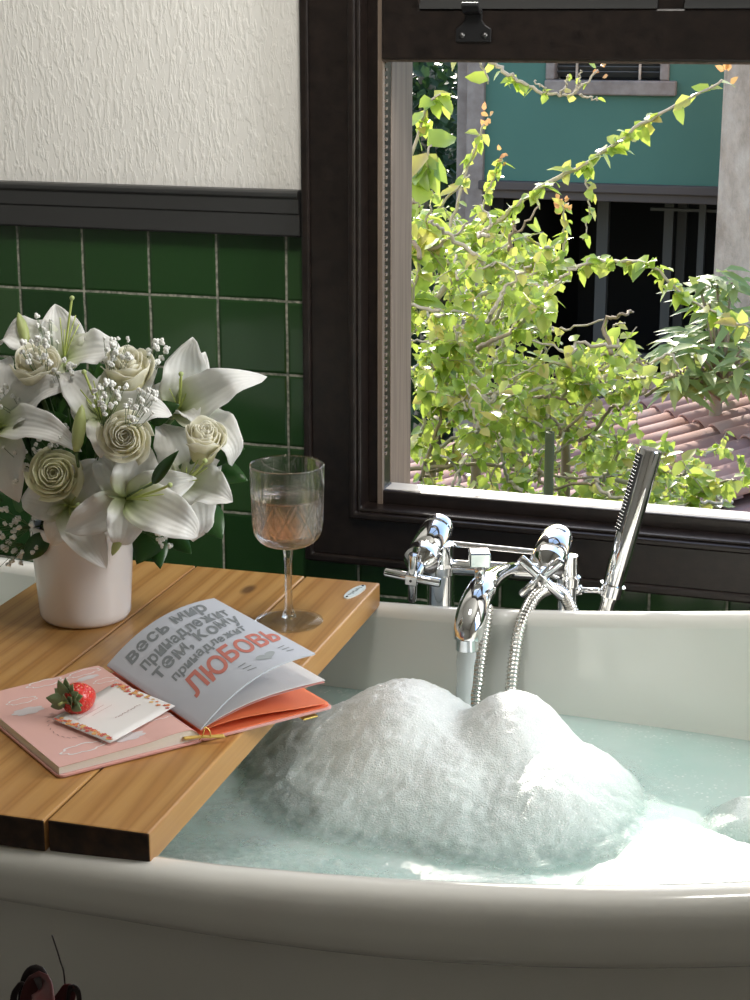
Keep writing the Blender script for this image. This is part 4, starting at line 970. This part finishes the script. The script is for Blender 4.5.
strap([base, rl(30, 1100), rl(14, 1010), rl(19, 986), rl(25, 984)], .005, M['dark_leaf'])
strap([base, rl(60, 1100), rl(60, 1020), rl(68, 992), rl(70, 984)], .016, M['red_leaf'])
strap([base, rl(65, 1100), rl(70, 1000), rl(74, 988), rl(79, 996), rl(80, 1030)], .005, M['dark_leaf'])
mb = MB(); mb.tube(spline([base, rl(68, 1080), rl(65, 985), rl(60, 960), rl(52, 935)], 6), .0006, 6); mb.build('stalk', M['dark_leaf'], red)

# ================================================================== OUTSIDE
HY = 12.0
M['teal'] = mat('teal_house_paint', (.035,.27,.185), .7); t = NT(M['teal']); t.col(t.ramp(t.noise(t.coord(), 1.2, 4), [(.3,(.085,.195,.145)),(.7,(.098,.22,.162))]))
M['trim'] = mat('brown_house_trim', (.17,.13,.115), .7); t = NT(M['trim']); t.col(t.ramp(t.noise(t.coord(), 9, 5, .6), [(.3,(.27,.20,.165)),(.7,(.42,.33,.28))]))
M['trim_dark'] = mat('dark_house_beam', (.115,.085,.072), .7)
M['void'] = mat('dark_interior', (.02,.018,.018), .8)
M['post_grey'] = mat('grey_interior_post', (.12,.11,.10), .8)
M['concrete'] = mat('rough_concrete', (.42,.37,.33), .9); t = NT(M['concrete']); n_ = t.noise(t.coord((3,3,1.4)), 3, 6, .65); t.col(t.ramp(n_, [(.3,(.50,.355,.255)),(.5,(.72,.535,.40)),(.7,(.86,.68,.53))])); t.bump(n_, .6, .05)
house = thing('green_house', (ony(600, 200, HY).x, HY, -3), 'green house with brown trim and shuttered window beyond the bougainvillea', 'house')
def hx(px): return ony(px, 200, HY).x
def hz(py): return ony(600, py, HY).z
x0_, x1_ = hx(483), hx(735); zt = hz(62)+.32
mb = MB(); mb.box((x0_, HY, hz(184)), (hx(545), HY+.25, zt)); mb.box((hx(545), HY, hz(184)), (hx(664), HY+.25, hz(80))); mb.box((hx(664), HY, hz(184)), (x1_+.6, HY+.25, zt)); mb.box((hx(545), HY, zt-.06), (hx(664), HY+.25, zt))
mb.build('facade', M['teal'], house, smooth=False)
for a, b, dy in ((455, 466, .02), (467, 484, -.05)):
    mb = MB(); mb.box((hx(a), HY+dy, -3), (hx(b), HY+.22, zt)); mb.build('corner_post', M['trim'], house, smooth=False, bevel=.01)
mb = MB(); mb.box((x0_-.02, HY-.07, hz(192)), (x1_+.6, HY+.2, hz(183))); mb.box((x0_-.02, HY-.03, hz(201)), (x1_+.6, HY+.2, hz(192))); mb.build('beam', M['trim_dark'], house, smooth=False, bevel=.008)
mb = MB(); mb.box((hx(543), HY-.06, hz(95)), (hx(672), HY+.2, hz(80))); mb.box((hx(543), HY-.03, hz(80)), (hx(552), HY+.2, zt-.05)); mb.box((hx(655), HY-.03, hz(80)), (hx(664), HY+.2, zt-.05)); hw = mb.build('window_frame', M['trim'], house, smooth=False, bevel=.012)
for k in range(22):
    z = hz(79)+.03+k*.034
    if z < zt-.07: mb = MB(); mb.obox(V(((hx(552)+hx(655))/2, HY+.08, z)), V(((hx(655)-hx(552))/2,0,0)), V((0,.028,-.018)), V((0,.002,.003))); mb.build('louvre', M['post_grey'], hw, smooth=False)
for p_ in (572, 634): mb = MB(); mb.box((hx(p_)-.008, HY+.03, hz(80)), (hx(p_)+.008, HY+.045, zt-.05)); mb.build('shutter_rod', M['concrete'], hw, smooth=False)
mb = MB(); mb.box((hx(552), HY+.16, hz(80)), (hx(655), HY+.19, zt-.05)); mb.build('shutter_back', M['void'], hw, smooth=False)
# the dark opening below
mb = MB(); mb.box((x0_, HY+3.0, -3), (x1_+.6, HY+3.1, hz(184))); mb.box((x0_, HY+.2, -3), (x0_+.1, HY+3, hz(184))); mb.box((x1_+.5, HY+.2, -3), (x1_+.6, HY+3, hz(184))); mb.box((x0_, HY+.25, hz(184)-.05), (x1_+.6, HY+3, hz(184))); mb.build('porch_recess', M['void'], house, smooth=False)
for a, b, y_ in ((576, 588, .8), (645, 655, .9), (655, 665, 1.1), (686, 693, .7), (700, 706, 1.2)):
    mb = MB(); mb.box((hx(a), HY+y_, -3), (hx(b), HY+y_+.08, hz(186))); mb.build('porch_post', M['post_grey'], house, smooth=False)
mb = MB(); mb.box((hx(634), HY+.72, hz(220)), (hx(706), HY+.78, hz(217))); mb.build('porch_rail', M['post_grey'], house, smooth=False); mb = MB(); mb.box((hx(560), HY+.9, -3), (hx(700), HY+.95, hz(375))); mb.build('porch_panel', M['post_grey'], house, smooth=False)
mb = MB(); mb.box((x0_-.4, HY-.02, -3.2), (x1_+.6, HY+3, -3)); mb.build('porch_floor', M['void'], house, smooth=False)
pil = MB(); pil.box((ony(722, 100, 11).x, 11, -3), (ony(722, 100, 11).x+.9, 11.5, 2.1)); tag(pil.build('concrete_pillar', M['concrete'], origin=(ony(740, 100, 11).x, 11.2, -3), smooth=False, bevel=.04), 'rough grey concrete pillar in front of the green house', 'pillar')
M['ground'] = mat('garden_soil', (.10,.085,.06), .95); t = NT(M['ground']); t.col(t.ramp(t.noise(t.coord(), 2, 5), [(.3,(.06,.07,.035)),(.7,(.15,.13,.09))]))
mb = MB(); mb.box((-30, WY+.12, -3.2), (30, 45, -3)); mb.build('ground', M['ground'], smooth=False)['kind'] = 'structure'
mb = MB(); mb.box((-8, WY+.12, -3), (6, WY+.125, -.0)); 
# clay tile roof
M['clay'] = mat('clay_roof_tile', (.42,.18,.13), .8); t = NT(M['clay']); g = t.n('ShaderNodeNewGeometry'); n_ = t.noise(t.coord(), 7, 4)
t.col(t.mix(t.ramp(g.outputs['Random Per Island'], [(0,(.36,.19,.155)),(.5,(.44,.235,.19)),(1,(.52,.26,.18))]), (.42,.34,.31), t.ramp(n_, [(.5,(0,0,0)),(.8,(.7,.7,.7))])))
r0 = ony(520, 470, 7.2); r1 = ony(760, 392, 8.6)
roof = thing('tiled_roof', V((-1.2, 7.5, -1.2)), 'red clay tiled roof below the window behind the bougainvillea', 'roof')
# the roof plane falls towards the house on our side; barrels run along dv, courses along du
pa_, pb_, pc_ = ony(560, 452, 8.2), ony(770, 388, 8.8), ony(740, 500, 6.9)
du_ = (pb_-pa_).normalized(); dv_ = (pc_-pb_); dv_ = (dv_-du_*dv_.dot(du_)).normalized(); nr = du_.cross(dv_).normalized(); nr = nr if nr.z > 0 else -nr
for j in range(13):
    mb = MB()
    for i in range(9):
        c = pa_-du_*.9+du_*(i*.36)+dv_*(j*.175-.55); L_ = .40; seg = 10; rows = []
        for q in range(2):
            rows.append([c+du_*(L_*q)+dv_*(cos(pi*k/seg)*(.088-.008*q))+nr*(sin(pi*k/seg)*.062+.016*(1-q)) for k in range(seg+1)])
        mb.grid(rows)
    mb.build('tile_course', M['clay'], roof, solid=.012)
mb = MB(); c = pa_-dv_*.7-du_*1.0-nr*.03; mb.add([c, c+du_*3.6, c+du_*3.6+dv_*2.6, c+dv_*2.6]+[p-nr*.06 for p in (c, c+du_*3.6, c+du_*3.6+dv_*2.6, c+dv_*2.6)], [(0,1,2,3),(7,6,5,4),(0,4,5,1),(1,5,6,2),(2,6,7,3),(3,7,4,0)]); mb.build('roof_deck', M['clay'], roof, smooth=False)
for a, b in ((.2,.3),(2.8,.3),(.2,2.3),(2.8,2.3)):
    p = c+du_*a+dv_*b; mb = MB(); mb.box((p.x-.05, p.y-.05, -3), (p.x+.05, p.y+.05, p.z-.04)); mb.build('roof_post', M['trim_dark'], roof, smooth=False)
# iron pipe post
ip = ony(550, 432, 2.95); mb = MB(); mb.lathe([(.0055,ip.z+3.0),(.0085,ip.z+3.0),(.0085,0),(.0055,0),(.0055,ip.z+3.0)], (ip.x, ip.y, -3), 18); mb.build
tag(mb.build('pipe_post', mat('weathered_pipe', (.13,.15,.09), .6), origin=(ip.x, ip.y, -3), auto=40), 'thin hollow iron pipe post standing among the bougainvillea', 'post')

# ------------------------------------------------------------------ foliage
def leaf(mb, p, d, up, L_, wd, droop=.0):
    d = d.normalized(); s_ = d.cross(up)
    if s_.length < 1e-3: s_ = d.cross(V((1,0,0)))
    s_.normalize(); n_ = s_.cross(d); f_ = rnd(.1, .5)
    def q(t_, w2, k): return p+d*L_*t_+s_*(w2*wd*.5)+n_*(abs(w2)*wd*.5*f_-droop*L_*t_*t_)
    mb.add([q(0,0,0), q(.28,-.95,0), q(.30,0,0), q(.28,.95,0), q(.66,-.72,0), q(.68,0,0), q(.66,.72,0), q(1,0,0)], [(0,2,1),(0,3,2),(1,2,5,4),(2,3,6,5),(4,5,7),(5,6,7)])
def rv(s=1): return V((rnd(-1,1), rnd(-1,1), rnd(-1,1)))*s
def branch(parent, path, r_, nleaf, L_, mt='vine_leaf', bark='bark_pale', spread=.03, twig=0, tuft=None):
    P = spline(path, 8); n_ = len(P); P = [p+rv(.004) if 0 < i < n_-1 else p for i, p in enumerate(P)]
    mb = MB(); mb.tube(P, lambda t_: r_*.8*(1-.75*t_)+.001, 7); lv = MB(); red_ = MB()
    for k in range(int(nleaf*1.5)):
        t_ = rnd(.08, 1); i = min(n_-2, int(t_*(n_-1))); p = P[i]+rv(.004)
        if twig and rnd(0, 1) < twig:
            q = p+rv(spread*2.2)+V((0,0,rnd(-.01,.03))); mb.tube([p, lerp(p, q, .5)+rv(.006), q], .0011, 5)
            for z in range(4): leaf(lv, lerp(p, q, rnd(.4, 1)), rv()+V((0,0,-.35)), V((rnd(-.6,.6), rnd(-.9,.3), 1)), L_*rnd(.6, 1.1), L_*rnd(.55, .8), rnd(0,.25))
        d = rv()+V((0,0,-.45)); leaf(lv, p, d, V((rnd(-.7,.7), rnd(-1,.3), 1)), L_*rnd(.55, 1.2), L_*rnd(.55, .85), rnd(0, .3))
    b = mb.build('branch', M[bark], parent)
    lv.build('leaf_cluster', M[mt], b)['kind'] = 'stuff'
    if tuft:
        for k in range(tuft): leaf(red_, P[-1]+rv(.02), rv()+V((0,0,.3)), V((0,-1,.5)), L_*.55, L_*.35)
        red_.build('young_leaf_cluster', M['vine_leaf_red'], b)
    return b
def Q(px, py, y): return ony(px, py, y)
bo = thing('bougainvillea', (Q(440, 480, 3.6).x, 3.6, -3), 'sunlit yellow green bougainvillea sprawling outside the window', 'shrub')
big = .042
# the branches one can follow
branch(bo, [Q(435,300,3.7), Q(480,240,3.7), Q(530,195,3.7), Q(590,160,3.7), Q(650,120,3.7), Q(722,80,3.7)], .008, 60, big, spread=.02, tuft=4)
branch(bo, [Q(470,300,3.9), Q(540,275,3.8), Q(600,262,3.7), Q(650,265,3.6), Q(690,300,3.6), Q(750,328,3.5)], .006, 70, big*1.05, spread=.02)
branch(bo, [Q(490,62,3.5), Q(515,78,3.5), Q(545,93,3.5), Q(575,92,3.5), Q(598,70,3.5)], .005, 12, .030, tuft=5)
for a in ((548,94,535,80), (560,95,568,75), (575,93,580,70), (580,95,598,100)): branch(bo, [Q(a[0],a[1],3.5), Q((a[0]+a[2])/2+2,(a[1]+a[3])/2,3.5), Q(a[2],a[3],3.5)], .0022, 1, .02)
branch(bo, [Q(425,290,3.6), Q(450,225,3.6), Q(470,160,3.6), Q(488,118,3.6)], .005, 18, .034, tuft=6)
branch(bo, [Q(415,255,3.5), Q(440,210,3.5), Q(470,175,3.5)], .004, 8, .036)
branch(bo, [Q(405,180,3.3), Q(425,110,3.3), Q(440,95,3.3)], .004, 12, .045)
branch(bo, [Q(400,270,3.2), Q(415,200,3.2), Q(432,145,3.2)], .005, 16, .065)
branch(bo, [Q(405,330,3.2), Q(420,260,3.2), Q(430,205,3.2)], .005, 18, .06)
branch(bo, [Q(470,40,3.3), Q(480,62,3.3), Q(488,84,3.3)], .003, 3, .06)
branch(bo, [Q(560,290,3.8), Q(565,240,3.8), Q(562,205,3.8)], .004, 14, .032, tuft=10)
branch(bo, [Q(480,215,3.7), Q(488,190,3.7), Q(502,158,3.7)], .003, 16, .030, tuft=5)
branch(bo, [Q(586,180,3.65), Q(590,205,3.65), Q(583,240,3.65)], .002, 8, .03)
for a in (([Q(475,400,3.8), Q(500,350,3.8), Q(518,322,3.8)], .011), ([Q(430,345,3.5), Q(470,365,3.5), Q(505,420,3.5), Q(525,470,3.5)], .008), ([Q(430,300,3.6), Q(480,345,3.6), Q(540,390,3.6), Q(580,430,3.6)], .007),
          ([Q(445,430,3.4), Q(465,405,3.4), Q(490,395,3.4), Q(530,380,3.5)], .006), ([Q(560,390,3.8), Q(590,378,3.8), Q(605,362,3.8)], .008), ([Q(400,290,3.5), Q(450,262,3.6), Q(520,250,3.7), Q(560,275,3.8)], .006),
          ([Q(405,255,3.4), Q(440,245,3.4), Q(470,222,3.5)], .006), ([Q(405,470,3.4), Q(480,465,3.4), Q(580,478,3.5), Q(650,470,3.6)], .005), ([Q(420,480,3.3), Q(440,420,3.3), Q(430,360,3.3)], .005), ([Q(470,455,3.5), Q(520,440,3.6), Q(600,430,3.8), Q(640,400,3.9)], .005)):
    branch(bo, a[0], a[1], 12, .034, bark='bark' if rnd(0,1) < .3 else 'bark_pale', twig=.3)
# the dense lower mass: leafy shoots growing through the shrub, thinner where the porch shows through
def dens(px, py):
    if px < 405 or py > 520: return 0
    top = 215+max(0, px-440)*.30
    if px > 555: top = max(top, 372-30*sin((px-555)/60.))
    if px > 640: top = 372+(px-640)*.12
    if px > 655 and py < 452: return 0
    if px > 640 and 400 < py < 470: return .3
    if py < top: return 0
    return 1.0 if py < 440 else .8
made = 0
while made < 165:
    px, py = rnd(405, 750), rnd(200, 515)
    if rnd(0, 1) > dens(px, py): continue
    y_ = rnd(3.0, 4.6); ang = rnd(-.3, pi+.3); ln = rnd(25, 70)*3.7/y_
    ex, ey = px+ln*cos(ang), py-ln*.6*sin(ang)
    if dens(ex, ey) < .1: continue
    s_, e_ = Q(px, py, y_), Q(ex, ey, y_+rnd(-.2,.2)); branch(bo, [s_, lerp(s_, e_, .5)+V((0,0,.02))+rv(.015), e_], .0035, int(rnd(9, 17)), rnd(.026, .040), spread=.02, twig=.25); made += 1
for k in range(60):
    px, py = rnd(405, 660), rnd(235, 500)
    if dens(px, py) < .5: continue
    y_ = rnd(2.95, 3.6); ang = rnd(-.6, pi+.6); ln = rnd(35, 95); s_, e_ = Q(px, py, y_), Q(px+ln*cos(ang), py-ln*.7*sin(ang), y_+rnd(-.1,.1))
    branch(bo, [s_, lerp(s_, e_, .35)+rv(.03), lerp(s_, e_, .7)+rv(.03), e_], rnd(.0025, .0055), 2, .03, bark='bark' if k % 3 == 0 else 'bark_pale')
mb = MB()
for k in range(4):
    a = Q(430+k*45, 505, 3.5+.2*k); mb.tube(spline([V((a.x+.1, a.y+.1, -3)), V((a.x-.05, a.y+.2, -1.5)), a, Q(440+k*40, 430, 3.6)], 8), lambda t_: .022-.014*t_, 8)
mb.build('trunk', M['bark'], bo)
# broad-leaved shrub at the foot of the pillar
sh = thing('broadleaf_shrub', (Q(725, 350, 8.0).x, 8.0, -3), 'dull green broad leaved shrub at the foot of the concrete pillar', 'shrub')
tr = MB(); tr.tube(spline([V((Q(720,380,8.0).x, 8.0, -3)), Q(715, 420, 8.1), Q(720, 330, 8.0)], 6), .03, 8); tr.build('trunk', M['bark'], sh)
for k in range(46):
    a = V((Q(720,400,8.0).x, 8.0, Q(720,400,8.0).z)); px, py = rnd(668, 760), rnd(272, 392)
    if py < 340 and px < 695: py += 60
    b = Q(px, py, rnd(7.6, 8.4)); st_ = MB(); st_.tube([a, lerp(a, b, .5)+V((0,0,.05)), b], .006, 5); g_ = st_.build('branch', M['bark'], sh); lv = MB()
    for q in range(8):
        an = 2*pi*q/8+rnd(0,.6); d = V((cos(an), sin(an)*.8, rnd(-.5,.25))); leaf(lv, b+rv(.03), d, V((0,-.3,1)), rnd(.11,.19), rnd(.04,.06), .25)
    lv.build('leaf_cluster', M['shrub_leaf'], g_)['kind'] = 'stuff'
# dark tree behind, beyond the house corner
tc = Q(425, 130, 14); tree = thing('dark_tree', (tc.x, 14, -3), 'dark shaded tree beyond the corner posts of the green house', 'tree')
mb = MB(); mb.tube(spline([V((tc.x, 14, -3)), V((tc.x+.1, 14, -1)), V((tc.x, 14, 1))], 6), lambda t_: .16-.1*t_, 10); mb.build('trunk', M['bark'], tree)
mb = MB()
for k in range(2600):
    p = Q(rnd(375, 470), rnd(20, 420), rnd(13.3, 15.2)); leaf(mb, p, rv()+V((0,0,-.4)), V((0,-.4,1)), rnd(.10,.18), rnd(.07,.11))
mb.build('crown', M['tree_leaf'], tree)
# backdrop hedge so that gaps look on to greenery
hd = thing('garden_hedge', (-6.0, 17, -3), 'tall dark hedge closing the garden behind the house', 'hedge')
mb = MB()
for k in range(7000):
    leaf(mb, V((rnd(-8.5,9.0), rnd(16.6,17.6), rnd(-3,1.9))), rv(), V((0,-.4,1)), rnd(.14,.26), rnd(.1,.16))
mb.build('hedge_foliage', M['tree_leaf'], hd)
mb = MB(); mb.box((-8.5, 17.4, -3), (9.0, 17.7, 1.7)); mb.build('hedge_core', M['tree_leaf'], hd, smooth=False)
